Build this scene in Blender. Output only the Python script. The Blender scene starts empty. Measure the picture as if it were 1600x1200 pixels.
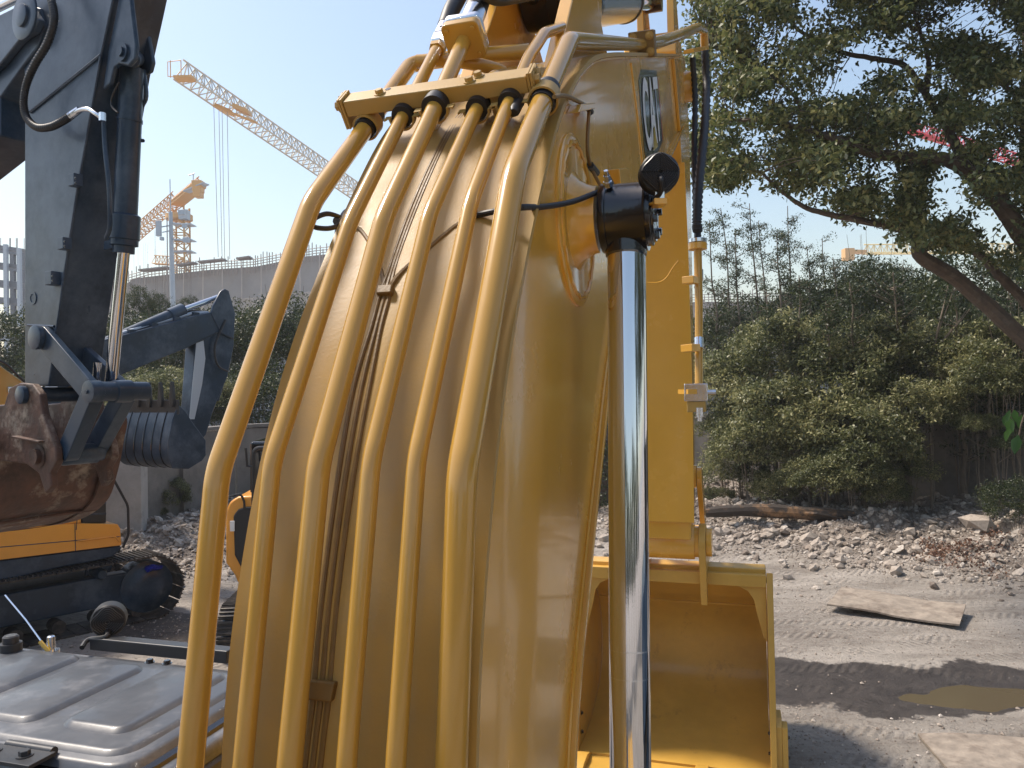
import bpy, math, random
import numpy as np
from mathutils import Vector, Matrix

rnd = random.Random(7)
rng = np.random.default_rng(7)
SC = bpy.context.scene
COL = SC.collection
R = math.radians

# ------------------------------------------------------------------ camera, sky, sun, exposure
H = 3.3
FPX = 1200.0
PITCH = math.atan(8.0 / FPX)
ROLL = 0.0165
cam_pos = Vector((0, 0, H))
_f = Vector((0, math.cos(PITCH), math.sin(PITCH)))
_r0 = Vector((1, 0, 0))
_u0 = _r0.cross(_f)
_r = _r0 * math.cos(ROLL) - _u0 * math.sin(ROLL)
_u = _u0 * math.cos(ROLL) + _r0 * math.sin(ROLL)
cd = bpy.data.cameras.new('camera')
cam = bpy.data.objects.new('camera', cd)
COL.objects.link(cam)
cd.sensor_width = 36.0
cd.lens = FPX / 1600.0 * 36.0
cd.clip_start = 0.05
cd.clip_end = 3000
m = Matrix((_r, _u, -_f)).transposed().to_4x4()
m.translation = cam_pos
cam.matrix_world = m
SC.camera = cam

SUN_EL, SUN_AZ = R(57), R(-66)  # azimuth from +Y towards +X
world = bpy.data.worlds.new('World')
SC.world = world
world.use_nodes = True
nt = world.node_tree
nt.nodes.clear()
sky = nt.nodes.new('ShaderNodeTexSky')
sky.sky_type = 'NISHITA'
sky.sun_disc = False
sky.sun_elevation = SUN_EL
sky.sun_rotation = SUN_AZ
sky.altitude = 0
sky.air_density = 1.5
sky.dust_density = 1.6
sky.ozone_density = 2.5
bg = nt.nodes.new('ShaderNodeBackground')
bg.inputs['Strength'].default_value = 0.103
wo = nt.nodes.new('ShaderNodeOutputWorld')
tint = nt.nodes.new('ShaderNodeVectorMath')
tint.operation = 'MULTIPLY'
tint.inputs[1].default_value = (1.05, 0.975, 0.93)
nt.links.new(sky.outputs[0], tint.inputs[0])
nt.links.new(tint.outputs[0], bg.inputs['Color'])
nt.links.new(bg.outputs[0], wo.inputs['Surface'])

sd = bpy.data.lights.new('sun', 'SUN')
sd.energy = 2.6
sd.angle = R(10)
sd.color = (1.0, 0.90, 0.78)
so = bpy.data.objects.new('sun', sd)
COL.objects.link(so)
sdir = Vector((math.sin(SUN_AZ) * math.cos(SUN_EL), math.cos(SUN_AZ) * math.cos(SUN_EL), math.sin(SUN_EL)))
so.rotation_euler = sdir.to_track_quat('Z', 'Y').to_euler()
so.location = sdir * 30

SC.view_settings.view_transform = 'Standard'
SC.view_settings.look = 'None'
SC.view_settings.gamma = 1
SC.view_settings.use_curve_mapping = False
SC.view_settings.exposure = 0.98
SC.cycles.max_bounces = 7
SC.cycles.diffuse_bounces = 3
SC.cycles.volume_bounces = 0

# ------------------------------------------------------------------ places
def ray(x, y):
    return _f + _r * ((x - 800) / FPX) + _u * ((600 - y) / FPX)
def W(x, y, Z):                      # point at depth Z seen at (x, y)
    return cam_pos + ray(x, y) * Z
def G(x, y, z=0.0):                  # ground point
    d = ray(x, y)
    return cam_pos + d * ((z - H) / d.z)

class Frame:
    """machine frame: u forward, w to the right, h up; h = 0 is at base height"""
    def __init__(s, deg, o):
        a = R(deg)
        s.F = Vector((math.sin(a), math.cos(a), 0))
        s.C = Vector((math.cos(a), -math.sin(a), 0))
        s.o = Vector(o)
    def p(s, u, w, h):
        return s.o + s.F * u + s.C * w + Vector((0, 0, h))
    def px(s, x, y, w):              # hit of the sight line with the vertical plane w
        d = ray(x, y)
        t = ((s.o - cam_pos).dot(s.C) + w) / d.dot(s.C)
        return cam_pos + d * t
    def uh(s, x, y, w):
        q = s.px(x, y, w) - s.o
        return (q.dot(s.F), q.z)

# ------------------------------------------------------------------ materials
MATS = {}
def mat(name, col, rough=0.5, metal=0.0, coat=0.0, bump=0.0, bscale=40.0, var=0.0, vscale=3.0, dirt=None, dirt_amt=0.0, dscale=4.0, spec=0.5, dthr=0.5):
    if name in MATS: return MATS[name]
    m = bpy.data.materials.new(name)
    m.use_nodes = True
    n = m.node_tree.nodes; l = m.node_tree.links
    b = n['Principled BSDF']
    b.inputs['Roughness'].default_value = rough
    b.inputs['Metallic'].default_value = metal
    b.inputs['Coat Weight'].default_value = coat
    b.inputs['Coat Roughness'].default_value = 0.06
    b.inputs['Specular IOR Level'].default_value = spec
    c = (*col, 1)
    b.inputs['Base Color'].default_value = c
    tc = n.new('ShaderNodeTexCoord')
    geo = n.new('ShaderNodeNewGeometry')
    pos = geo.outputs['Position']
    last = None
    if var > 0:
        t = n.new('ShaderNodeTexNoise'); t.inputs['Scale'].default_value = vscale; t.inputs['Detail'].default_value = 6
        t.inputs['Roughness'].default_value = 0.65
        l.new(pos, t.inputs['Vector'])
        mr = n.new('ShaderNodeMapRange')
        mr.inputs['From Min'].default_value = 0.3; mr.inputs['From Max'].default_value = 0.7
        mr.inputs['To Min'].default_value = 1 - var; mr.inputs['To Max'].default_value = 1 + var
        l.new(t.outputs['Fac'], mr.inputs['Value'])
        mx = n.new('ShaderNodeVectorMath'); mx.operation = 'SCALE'
        mx.inputs[0].default_value = col
        l.new(mr.outputs[0], mx.inputs['Scale'])
        last = mx.outputs[0]
        l.new(last, b.inputs['Base Color'])
        mr2 = n.new('ShaderNodeMapRange')
        mr2.inputs['From Min'].default_value = 0.3; mr2.inputs['From Max'].default_value = 0.7
        mr2.inputs['To Min'].default_value = max(0.03, rough * 0.8); mr2.inputs['To Max'].default_value = min(1, rough * 1.25)
        l.new(t.outputs['Fac'], mr2.inputs['Value'])
        l.new(mr2.outputs[0], b.inputs['Roughness'])
    if dirt is not None:
        t = n.new('ShaderNodeTexNoise'); t.inputs['Scale'].default_value = dscale; t.inputs['Detail'].default_value = 9
        t.inputs['Roughness'].default_value = 0.7
        l.new(pos, t.inputs['Vector'])
        mr = n.new('ShaderNodeMapRange')
        mr.inputs['From Min'].default_value = dthr; mr.inputs['From Max'].default_value = dthr + 0.16
        mr.inputs['To Max'].default_value = dirt_amt
        l.new(t.outputs['Fac'], mr.inputs['Value'])
        mx = n.new('ShaderNodeMix'); mx.data_type = 'RGBA'
        l.new(mr.outputs[0], mx.inputs['Factor'])
        if last: l.new(last, mx.inputs[6])
        else: mx.inputs[6].default_value = c
        mx.inputs[7].default_value = (*dirt, 1)
        l.new(mx.outputs[2], b.inputs['Base Color'])
    if bump > 0:
        t = n.new('ShaderNodeTexNoise'); t.inputs['Scale'].default_value = bscale; t.inputs['Detail'].default_value = 4
        l.new(pos, t.inputs['Vector'])
        bp = n.new('ShaderNodeBump'); bp.inputs['Strength'].default_value = 1.0
        bp.inputs['Distance'].default_value = bump
        l.new(t.outputs['Fac'], bp.inputs['Height'])
        l.new(bp.outputs[0], b.inputs['Normal'])
        l.new(bp.outputs[0], b.inputs['Coat Normal'])
    MATS[name] = m
    return m

def leafmat(name, c1, c2, c3, trans=0.35):
    m = bpy.data.materials.new(name); m.use_nodes = True
    n = m.node_tree.nodes; l = m.node_tree.links
    b = n['Principled BSDF']
    geo = n.new('ShaderNodeNewGeometry')
    cr = n.new('ShaderNodeValToRGB')
    cr.color_ramp.elements[0].color = (*c1, 1); cr.color_ramp.elements[1].color = (*c3, 1)
    e = cr.color_ramp.elements.new(0.55); e.color = (*c2, 1)
    t = n.new('ShaderNodeTexNoise'); t.inputs['Scale'].default_value = 0.9; t.inputs['Detail'].default_value = 3
    l.new(geo.outputs['Position'], t.inputs['Vector'])
    ad = n.new('ShaderNodeMath'); ad.operation = 'MULTIPLY_ADD'
    l.new(t.outputs['Fac'], ad.inputs[0]); ad.inputs[1].default_value = 1.6; ad.inputs[2].default_value = -0.75
    ad2 = n.new('ShaderNodeMath'); ad2.operation = 'MULTIPLY_ADD'
    l.new(geo.outputs['Random Per Island'], ad2.inputs[0]); ad2.inputs[1].default_value = 0.9
    l.new(ad.outputs[0], ad2.inputs[2])
    l.new(ad2.outputs[0], cr.inputs['Fac'])
    l.new(cr.outputs[0], b.inputs['Base Color'])
    b.inputs['Roughness'].default_value = 0.45
    tr = n.new('ShaderNodeBsdfTranslucent')
    l.new(cr.outputs[0], tr.inputs['Color'])
    ms = n.new('ShaderNodeMixShader'); ms.inputs[0].default_value = trans
    l.new(b.outputs[0], ms.inputs[1]); l.new(tr.outputs[0], ms.inputs[2])
    l.new(ms.outputs[0], n['Material Output'].inputs['Surface'])
    return m

YEL = (0.74, 0.385, 0.052)
M_yel = mat('yellow_paint_gloss', YEL, 0.24, coat=0.5, bump=0.0006, bscale=3, var=0.05, vscale=2.5, dirt=(0.45, 0.28, 0.08), dirt_amt=0.2, dscale=5, dthr=0.56)
M_pipe = mat("yellow_pipe_paint", (0.50, 0.275, 0.045), 0.18, coat=0.5, var=0.05, vscale=2)
M_ytop = mat("yellow_paint_dusty", (0.46, 0.275, 0.062), 0.46, coat=0.12, bump=0.0003, bscale=140, var=0.08, vscale=3.5, dirt=(0.37, 0.25, 0.10), dirt_amt=0.5, dscale=2.6, dthr=0.45)
M_ybkt = mat('yellow_bucket_paint', (0.60, 0.345, 0.062), 0.42, coat=0.2, bump=0.0008, bscale=18, var=0.12, vscale=2.2, dirt=(0.16, 0.095, 0.04), dirt_amt=0.65, dscale=3.0, dthr=0.58)
M_olive = mat('overspray_hose_paint', (0.20, 0.115, 0.03), 0.5, bump=0.0006, bscale=120, var=0.15, vscale=20)
M_chrome = mat('chrome', (0.66, 0.67, 0.70), 0.06, 1.0, bump=0.00008, bscale=30)
M_zinc = mat('zinc_plated', (0.72, 0.75, 0.80), 0.22, 1.0, bump=0.0004, bscale=60, var=0.08, vscale=20)
M_black = mat('black_gloss_paint', (0.008, 0.009, 0.013), 0.22, coat=0.6, bump=0.0008, bscale=35)
M_rub = mat('black_rubber', (0.014, 0.014, 0.016), 0.5, bump=0.0004, bscale=90)
M_navy = mat('dark_navy_paint', (0.012, 0.030, 0.058), 0.34, coat=0.1, spec=0.35, bump=0.0012, bscale=7, var=0.3, vscale=1.6, dirt=(0.085, 0.115, 0.16), dirt_amt=0.6, dscale=1.5, dthr=0.46)
M_rust = mat('rusty_bucket_steel', (0.085, 0.042, 0.028), 0.6, 0.1, bump=0.02, bscale=7, var=0.6, vscale=6, dirt=(0.34, 0.28, 0.22), dirt_amt=0.9, dscale=3.6, dthr=0.53)
M_orange = mat('orange_paint', (0.78, 0.33, 0.035), 0.35, coat=0.3, bump=0.0004, bscale=20, var=0.04)
M_roof = mat('cab_roof_grey', (0.065, 0.072, 0.084), 0.40, coat=0.2, bump=0.0012, bscale=11, var=0.18, vscale=7, dirt=(0.26, 0.26, 0.27), dirt_amt=0.35, dscale=7, dthr=0.5)
M_cabdark = mat('cab_dark_grey', (0.03, 0.032, 0.036), 0.4, bump=0.0005, bscale=40, var=0.2, vscale=8)
M_glass = mat('dark_glass', (0.01, 0.012, 0.014), 0.05, coat=0.6)
M_track = mat('track_steel', (0.05, 0.045, 0.042), 0.6, 0.4, bump=0.002, bscale=30, var=0.35, vscale=8, dirt=(0.20, 0.17, 0.14), dirt_amt=0.6, dscale=6, dthr=0.5)
M_conc = mat('weathered_concrete', (0.205, 0.185, 0.165), 0.85, bump=0.01, bscale=8, var=0.3, vscale=1.3, dirt=(0.10, 0.09, 0.08), dirt_amt=0.6, dscale=0.9, dthr=0.5)
M_concl = mat('pale_concrete', (0.42, 0.39, 0.36), 0.85, bump=0.01, bscale=10, var=0.18, vscale=2.0, dirt=(0.2, 0.18, 0.16), dirt_amt=0.6, dscale=2.5, dthr=0.56)
M_bark = mat('bark', (0.095, 0.068, 0.05), 0.85, bump=0.02, bscale=14, var=0.4, vscale=6, dirt=(0.17, 0.14, 0.11), dirt_amt=0.5, dscale=7, dthr=0.5)
M_barkl = mat('pale_bark', (0.20, 0.16, 0.12), 0.85, bump=0.006, bscale=20, var=0.3, vscale=6)
M_wood = mat('charred_log', (0.34, 0.19, 0.09), 0.8, bump=0.01, bscale=18, dirt=(0.03, 0.024, 0.02), dirt_amt=0.97, dscale=2.2, dthr=0.36)
M_rock = mat('rubble_rock', (0.40, 0.36, 0.32), 0.85, bump=0.006, bscale=20, var=0.28, vscale=3.0, dirt=(0.22, 0.18, 0.15), dirt_amt=0.7, dscale=4, dthr=0.52)
M_plate = mat('muddy_steel_plate', (0.30, 0.25, 0.20), 0.75, bump=0.012, bscale=14, var=0.3, vscale=7, dirt=(0.13, 0.095, 0.07), dirt_amt=0.8, dscale=3.0, dthr=0.5)
M_cranep = mat('crane_pale_yellow', (0.60, 0.56, 0.49), 0.6)
M_craneo = mat('crane_orange', (0.66, 0.38, 0.15), 0.5)
M_craner = mat('crane_red', (0.62, 0.06, 0.08), 0.5)
M_craney = mat('crane_yellow', (0.75, 0.62, 0.32), 0.5)
M_steelg = mat('galvanised_grey', (0.42, 0.47, 0.53), 0.45, 0.2)
M_scaf = mat('scaffold_steel', (0.30, 0.27, 0.26), 0.6, 0.3)
M_net = mat('scaffold_netting', (0.33, 0.315, 0.31), 0.9, bump=0.05, bscale=0.6, var=0.14, vscale=0.25)
M_net2 = mat('scaffold_netting_pale', (0.45, 0.41, 0.385), 0.9, bump=0.05, bscale=0.5, var=0.12, vscale=0.3)
M_bldg = mat('building_grey', (0.20, 0.21, 0.23), 0.8, var=0.2, vscale=0.4)
M_blue = mat('blue_tarp', (0.01, 0.02, 0.32), 0.4, bump=0.01, bscale=12)
M_white = mat('white_print', (0.75, 0.75, 0.74), 0.4)
M_logoback = mat('decal_black', (0.07, 0.075, 0.07), 0.2, coat=0.8)
M_logored = mat('decal_red', (0.35, 0.05, 0.04), 0.3, coat=0.5)
M_logoyel = mat('decal_yellow', (0.62, 0.42, 0.05), 0.3, coat=0.5)
L_tree = leafmat('camphor_leaves', (0.04, 0.06, 0.022), (0.12, 0.145, 0.05), (0.30, 0.28, 0.11))
L_bush = leafmat('bush_leaves', (0.055, 0.07, 0.028), (0.165, 0.18, 0.072), (0.44, 0.41, 0.20))
L_dark = leafmat('dark_hedge_leaves', (0.02, 0.032, 0.012), (0.04, 0.06, 0.02), (0.10, 0.11, 0.035))
L_slim = leafmat('slim_tree_leaves', (0.025, 0.035, 0.015), (0.05, 0.07, 0.03), (0.10, 0.12, 0.05))
L_dead = leafmat('dead_leaves', (0.06, 0.03, 0.02), (0.16, 0.075, 0.045), (0.28, 0.16, 0.10), 0.15)
L_big = leafmat('broad_green_leaves', (0.03, 0.08, 0.02), (0.06, 0.14, 0.03), (0.12, 0.22, 0.05))

# ------------------------------------------------------------------ geometry helpers
ORG = {}
def tag(o, label=None, cat=None, group=None, kind=None):
    if label: o['label'] = label
    if cat: o['category'] = cat
    if group: o['group'] = group
    if kind: o['kind'] = kind
    return o
def org(o):
    return ORG.get(o.name, Vector((0, 0, 0)))
def root(name, loc, label, cat, group=None):
    o = bpy.data.objects.new(name, None)
    COL.objects.link(o)
    o.location = loc
    o.empty_display_size = 0.2
    ORG[o.name] = Vector(loc)
    return tag(o, label, cat, group)

def perp(a):
    a = Vector(a).normalized()
    b = Vector((0, 0, 1)) if abs(a.z) < 0.9 else Vector((1, 0, 0))
    x = a.cross(b).normalized()
    return x, a.cross(x).normalized()

class MB:
    def __init__(s):
        s.v = []; s.f = []
    def add(s, vs, fs):
        k = len(s.v)
        s.v += [tuple(q) for q in vs]
        s.f += [tuple(i + k for i in f) for f in fs]
        return s
    def box(s, c, X, Y, Z):          # centre and three half-edge vectors
        c, X, Y, Z = Vector(c), Vector(X), Vector(Y), Vector(Z)
        vs = [c + X * i + Y * j + Z * k for i in (-1, 1) for j in (-1, 1) for k in (-1, 1)]
        return s.add(vs, [(0, 1, 3, 2), (4, 6, 7, 5), (0, 4, 5, 1), (2, 3, 7, 6), (0, 2, 6, 4), (1, 5, 7, 3)])
    def bar(s, a, b, w, t, up=(0, 0, 1)):
        a, b = Vector(a), Vector(b)
        d = b - a
        x = d.cross(Vector(up))
        if x.length < 1e-6: x = d.cross(Vector((1, 0, 0)))
        x.normalize(); y = x.cross(d).normalized()
        return s.box((a + b) / 2, d / 2, x * (w / 2), y * (t / 2))
    def tube(s, pts, r, n=10, caps=True):
        pts = [Vector(q) for q in pts]
        rs = r if isinstance(r, (list, tuple)) else [r] * len(pts)
        d0 = (pts[1] - pts[0]).normalized()
        x, y = perp(d0)
        vs = []
        prev = d0
        for i, p in enumerate(pts):
            if i == 0: d = d0
            elif i == len(pts) - 1: d = (pts[i] - pts[i - 1]).normalized()
            else: d = ((pts[i] - pts[i - 1]).normalized() + (pts[i + 1] - pts[i]).normalized()).normalized()
            q = prev.rotation_difference(d)
            x = (q @ x).normalized(); y = d.cross(x).normalized()
            prev = d
            for j in range(n):
                a = 2 * math.pi * j / n
                vs.append(p + (x * math.cos(a) + y * math.sin(a)) * rs[i])
        fs = [(i * n + j, i * n + (j + 1) % n, (i + 1) * n + (j + 1) % n, (i + 1) * n + j) for i in range(len(pts) - 1) for j in range(n)]
        if caps:
            fs.append(tuple(range(n - 1, -1, -1)))
            k = (len(pts) - 1) * n
            fs.append(tuple(k + j for j in range(n)))
        return s.add(vs, fs)
    def cyl(s, a, b, r, r2=None, n=20):
        return s.tube([a, b], [r, r if r2 is None else r2], n)
    def lathe(s, o, axis, prof, n=28):   # prof = [(along axis, radius)]
        o = Vector(o); ax = Vector(axis).normalized()
        x, y = perp(ax)
        vs = [o + ax * t + (x * math.cos(2 * math.pi * j / n) + y * math.sin(2 * math.pi * j / n)) * r for t, r in prof for j in range(n)]
        fs = [(i * n + j, i * n + (j + 1) % n, (i + 1) * n + (j + 1) % n, (i + 1) * n + j) for i in range(len(prof) - 1) for j in range(n)]
        fs.append(tuple(range(n - 1, -1, -1)))
        k = (len(prof) - 1) * n
        fs.append(tuple(k + j for j in range(n)))
        return s.add(vs, fs)
    def prism(s, poly, vec):
        n = len(poly); vec = Vector(vec)
        a = [Vector(q) for q in poly]
        vs = a + [q + vec for q in a]
        fs = [tuple(range(n)), tuple(range(2 * n - 1, n - 1, -1))]
        fs += [(i, i + n, (i + 1) % n + n, (i + 1) % n) for i in range(n)]
        return s.add(vs, fs)
    def strip(s, A, B, vec, closed=False):   # slab between polylines A and B (same length), thickness vec
        n = len(A); vec = Vector(vec) if not isinstance(vec, list) else vec
        off = vec if isinstance(vec, list) else [vec] * n
        vs = []
        for i in range(n):
            vs += [Vector(A[i]), Vector(B[i]), Vector(B[i]) + off[i], Vector(A[i]) + off[i]]
        fs = []
        for i in range(n - 1):
            for j in range(4):
                fs.append((i * 4 + j, i * 4 + (j + 1) % 4, (i + 1) * 4 + (j + 1) % 4, (i + 1) * 4 + j))
        fs += [(3, 2, 1, 0), tuple((n - 1) * 4 + j for j in range(4))]
        return s.add(vs, fs)
    def ico(s, c, sc, rot=None, jit=0.0):
        t = (1 + 5 ** 0.5) / 2
        b = [(-1, t, 0), (1, t, 0), (-1, -t, 0), (1, -t, 0), (0, -1, t), (0, 1, t), (0, -1, -t), (0, 1, -t), (t, 0, -1), (t, 0, 1), (-t, 0, -1), (-t, 0, 1)]
        F = [(0, 11, 5), (0, 5, 1), (0, 1, 7), (0, 7, 10), (0, 10, 11), (1, 5, 9), (5, 11, 4), (11, 10, 2), (10, 7, 6), (7, 1, 8), (3, 9, 4), (3, 4, 2), (3, 2, 6), (3, 6, 8), (3, 8, 9), (4, 9, 5), (2, 4, 11), (6, 2, 10), (8, 6, 7), (9, 8, 1)]
        vs = []
        for q in b:
            v = Vector(q) / 1.9
            v *= 1 + rnd.uniform(-jit, jit)
            v = Vector((v.x * sc[0], v.y * sc[1], v.z * sc[2]))
            if rot: v.rotate(rot)
            vs.append(Vector(c) + v)
        return s.add(vs, F)
    def build(s, name, m, parent=None, bevel=0.0, sharp=35, origin=None, **kw):
        if parent is not None: o0 = org(parent)
        elif origin is not None: o0 = Vector(origin)
        else:
            xs = [q[0] for q in s.v]; ys = [q[1] for q in s.v]; zs = [q[2] for q in s.v]
            o0 = Vector(((min(xs) + max(xs)) / 2, (min(ys) + max(ys)) / 2, min(zs)))
        me = bpy.data.meshes.new(name)
        me.from_pydata([(q[0] - o0.x, q[1] - o0.y, q[2] - o0.z) for q in s.v], [], s.f)
        import bmesh
        bm = bmesh.new(); bm.from_mesh(me)
        bmesh.ops.recalc_face_normals(bm, faces=bm.faces)
        bm.to_mesh(me); bm.free()
        me.materials.append(m)
        me.polygons.foreach_set('use_smooth', [True] * len(me.polygons))
        me.set_sharp_from_angle(angle=R(sharp))
        o = bpy.data.objects.new(name, me)
        COL.objects.link(o)
        ORG[o.name] = o0.copy()
        if parent is not None: o.parent = parent
        else: o.location = o0
        if bevel > 0:
            b = o.modifiers.new('bevel', 'BEVEL')
            b.width = bevel; b.segments = 2; b.limit_method = 'ANGLE'; b.angle_limit = R(40)
            b.harden_normals = True
        if kw: tag(o, **kw)
        return o

def place(src_mesh, name, p, parent=None, rot=None, scale=None):
    o = bpy.data.objects.new(name, src_mesh)
    COL.objects.link(o)
    o.location = Vector(p) - (org(parent) if parent else Vector((0, 0, 0)))
    if rot is not None:
        o.rotation_mode = 'QUATERNION'; o.rotation_quaternion = rot
    if scale is not None: o.scale = scale
    ORG[o.name] = Vector(p)
    if parent: o.parent = parent
    return o

def meshdata(mb, name, m, sharp=35):
    o = mb.build(name, m, origin=(0, 0, 0), sharp=sharp)
    me = o.data
    ORG.pop(o.name, None)
    bpy.data.objects.remove(o)
    return me

def catmull(P, n=6):
    P = [Vector(q) if len(q) == 3 else Vector((q[0], q[1], 0)) for q in P]
    Q = [P[0] * 2 - P[1]] + P + [P[-1] * 2 - P[-2]]
    out = []
    for i in range(1, len(Q) - 2):
        for k in range(n):
            t = k / n
            a, b, c, d = Q[i - 1], Q[i], Q[i + 1], Q[i + 2]
            out.append(0.5 * ((2 * b) + (c - a) * t + (2 * a - 5 * b + 4 * c - d) * t * t + (3 * b - a - 3 * c + d) * t ** 3))
    out.append(P[-1].copy())
    return out

def fillet(P, r, n=7):
    P = [Vector(q) for q in P]
    out = [P[0]]
    for i in range(1, len(P) - 1):
        a, b, c = P[i - 1], P[i], P[i + 1]
        d1 = (a - b); d2 = (c - b)
        k = min(r, d1.length * 0.45, d2.length * 0.45)
        s, e = b + d1.normalized() * k, b + d2.normalized() * k
        for j in range(n + 1):
            t = j / n
            out.append(s * (1 - t) ** 2 + b * 2 * t * (1 - t) + e * t * t)
    out.append(P[-1])
    return out

_hex = MB()
_hex.lathe((0, 0, 0), (0, 0, 1), [(0, 0.92), (0.12, 0.92), (0.12, 0.7)], 18)
_hexh = MB()
for zz, rr in ((0.12, 0.0),): pass
_hex.lathe((0, 0, 0.12), (0, 0, 1), [(0, 0.62), (0.5, 0.62), (0.56, 0.55)], 6)
BOLT = {}
def bolt(p, axis, r, m, parent, name='bolt'):
    if m.name not in BOLT: BOLT[m.name] = meshdata(_hex, 'bolt', m, 25)
    return place(BOLT[m.name], name, p, parent, Vector(axis).normalized().to_track_quat('Z', 'Y'), (r, r, r))

def poly_mesh(name, V, Fq, m, loc=None, flat=False):
    """numpy verts (N,3), quads (M,4) -> object data"""
    me = bpy.data.meshes.new(name)
    k = Fq.shape[1]
    me.vertices.add(len(V)); me.vertices.foreach_set('co', V.astype(np.float32).ravel())
    me.loops.add(Fq.size); me.loops.foreach_set('vertex_index', Fq.astype(np.int32).ravel())
    me.polygons.add(len(Fq))
    me.polygons.foreach_set('loop_start', np.arange(0, Fq.size, k, dtype=np.int32))
    me.update(calc_edges=True)
    if flat: me.shade_flat()
    me.materials.append(m)
    return me

def leaves(C, L, rg, wide=0.42, up=0.5):
    N = len(C)
    d = rg.normal(size=(N, 3)); d[:, 2] -= 0.25
    d /= np.linalg.norm(d, axis=1)[:, None]
    nrm = rg.normal(size=(N, 3)); nrm[:, 2] = np.abs(nrm[:, 2]) + up
    s = np.cross(d, nrm); s /= np.linalg.norm(s, axis=1)[:, None] + 1e-9
    nn = np.cross(s, d)
    l = L * rg.uniform(0.65, 1.3, size=(N, 1))
    w = l * wide * 0.5
    V = np.stack([C, C + d * l * 0.45 + s * w + nn * w * 0.3, C + d * l, C + d * l * 0.45 - s * w + nn * w * 0.3], axis=1).reshape(-1, 3)
    F = np.arange(N * 4).reshape(N, 4)
    return V, F

def hashn(ix, iy, seed):
    h = (ix.astype(np.int64) * 374761393 + iy.astype(np.int64) * 668265263 + seed * 974711) & 0x7fffffff
    h = ((h ^ (h >> 13)) * 1274126177) & 0x7fffffff
    return ((h ^ (h >> 16)) & 0xffff) / 65535.0
def vnoise(x, y, seed=0, oct=1):
    x = np.asarray(x, float); y = np.asarray(y, float)
    tot = 0; amp = 1; s = 0
    for o in range(oct):
        ix, iy = np.floor(x), np.floor(y)
        fx, fy = x - ix, y - iy
        fx = fx * fx * (3 - 2 * fx); fy = fy * fy * (3 - 2 * fy)
        a = hashn(ix, iy, seed + o); b = hashn(ix + 1, iy, seed + o); c = hashn(ix, iy + 1, seed + o); d = hashn(ix + 1, iy + 1, seed + o)
        tot = tot + amp * ((a * (1 - fx) + b * fx) * (1 - fy) + (c * (1 - fx) + d * fx) * fy)
        s += amp; amp *= 0.5; x = x * 2.03 + 5.1; y = y * 2.03 + 3.7
    return tot / s
def sstep(a, b, x):
    t = np.clip((x - a) / (b - a), 0, 1)
    return t * t * (3 - 2 * t)
# ------------------------------------------------------------------ ground
WALL = [(-22, 13.0), (-8.1, 15.4), (-7.2, 19.6), (-3, 23.5), (3.5, 23.5), (17, 12.5), (30, 10)]
def seg_dist(X, Y, P):
    D = np.full(X.shape, 1e9)
    for (x0, y0), (x1, y1) in zip(P[:-1], P[1:]):
        dx, dy = x1 - x0, y1 - y0
        t = np.clip(((X - x0) * dx + (Y - y0) * dy) / (dx * dx + dy * dy), 0, 1)
        D = np.minimum(D, np.hypot(X - x0 - t * dx, Y - y0 - t * dy))
    return D
wet_px = [(1150, 1020), (1200, 1024), (1240, 1028), (1290, 1036), (1350, 1033), (1400, 1042), (1440, 1044), (1470, 1034), (1510, 1030), (1560, 1038), (1600, 1046), (1760, 1050),
          (1760, 1112), (1600, 1103), (1560, 1114), (1480, 1119), (1400, 1122), (1355, 1121), (1340, 1112), (1312, 1108), (1300, 1100), (1210, 1102), (1150, 1104)]
WET = [(G(x, y).x, G(x, y).y) for x, y in wet_px]
PUD = [(G(x, y).x, G(x, y).y) for x, y in [(1425, 1080), (1450, 1066), (1480, 1061), (1510, 1058), (1545, 1062), (1580, 1068), (1640, 1070), (1700, 1082), (1640, 1094), (1600, 1098), (1575, 1108), (1545, 1106), (1500, 1099), (1462, 1094), (1435, 1088)]]
WET2 = [(G(x, y).x, G(x, y).y) for x, y in [(170, 968), (235, 950), (300, 957), (360, 975), (350, 1010), (250, 1020), (170, 1010)]]
def inside(X, Y, P):
    ins = np.zeros(X.shape, bool)
    n = len(P)
    for i in range(n):
        x0, y0 = P[i]; x1, y1 = P[(i + 1) % n]
        c = ((y0 > Y) != (y1 > Y)) & (X < (x1 - x0) * (Y - y0) / (y1 - y0 + 1e-12) + x0)
        ins ^= c
    return ins
def signed(X, Y, P):
    d = seg_dist(X, Y, P + [P[0]])
    return np.where(inside(X, Y, P), d, -d)
def rubble(X, Y):
    d = seg_dist(X, Y, WALL)
    right = X > -2.5
    a = np.where(right, sstep(7.0, 3.0, d), sstep(3.6, 1.0, d))
    a = np.where(Y > 40, 0, a) * (Y > 3)
    n = vnoise(X * 0.7, Y * 0.7, 3, 3)
    f = vnoise(X * 3.1, Y * 3.1, 9, 3)
    return a * (0.28 + 0.55 * n) + a * 0.22 * (f - 0.5) * 2
def height(X, Y):
    h = rubble(X, Y)
    h = h + 0.035 * (vnoise(X * 1.3, Y * 1.3, 21, 2) - 0.5) + 0.016 * (vnoise(X * 7, Y * 7, 22, 2) - 0.5)
    near = np.where((np.abs(X) < 15) & (Y < 26) & (Y > 0), signed(X, Y, WET), -5)
    h = h - 0.05 * sstep(-0.1, 0.5, near)
    near = np.where((np.abs(X) < 15) & (Y < 26) & (Y > 0), signed(X, Y, PUD), -5)
    h = h - 0.070 * sstep(-0.25, 0.25, near) + 0.075 * (vnoise(X * 2.2, Y * 4.5, 61, 3) - 0.5) * sstep(-0.7, -0.1, near)
    return h
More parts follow.
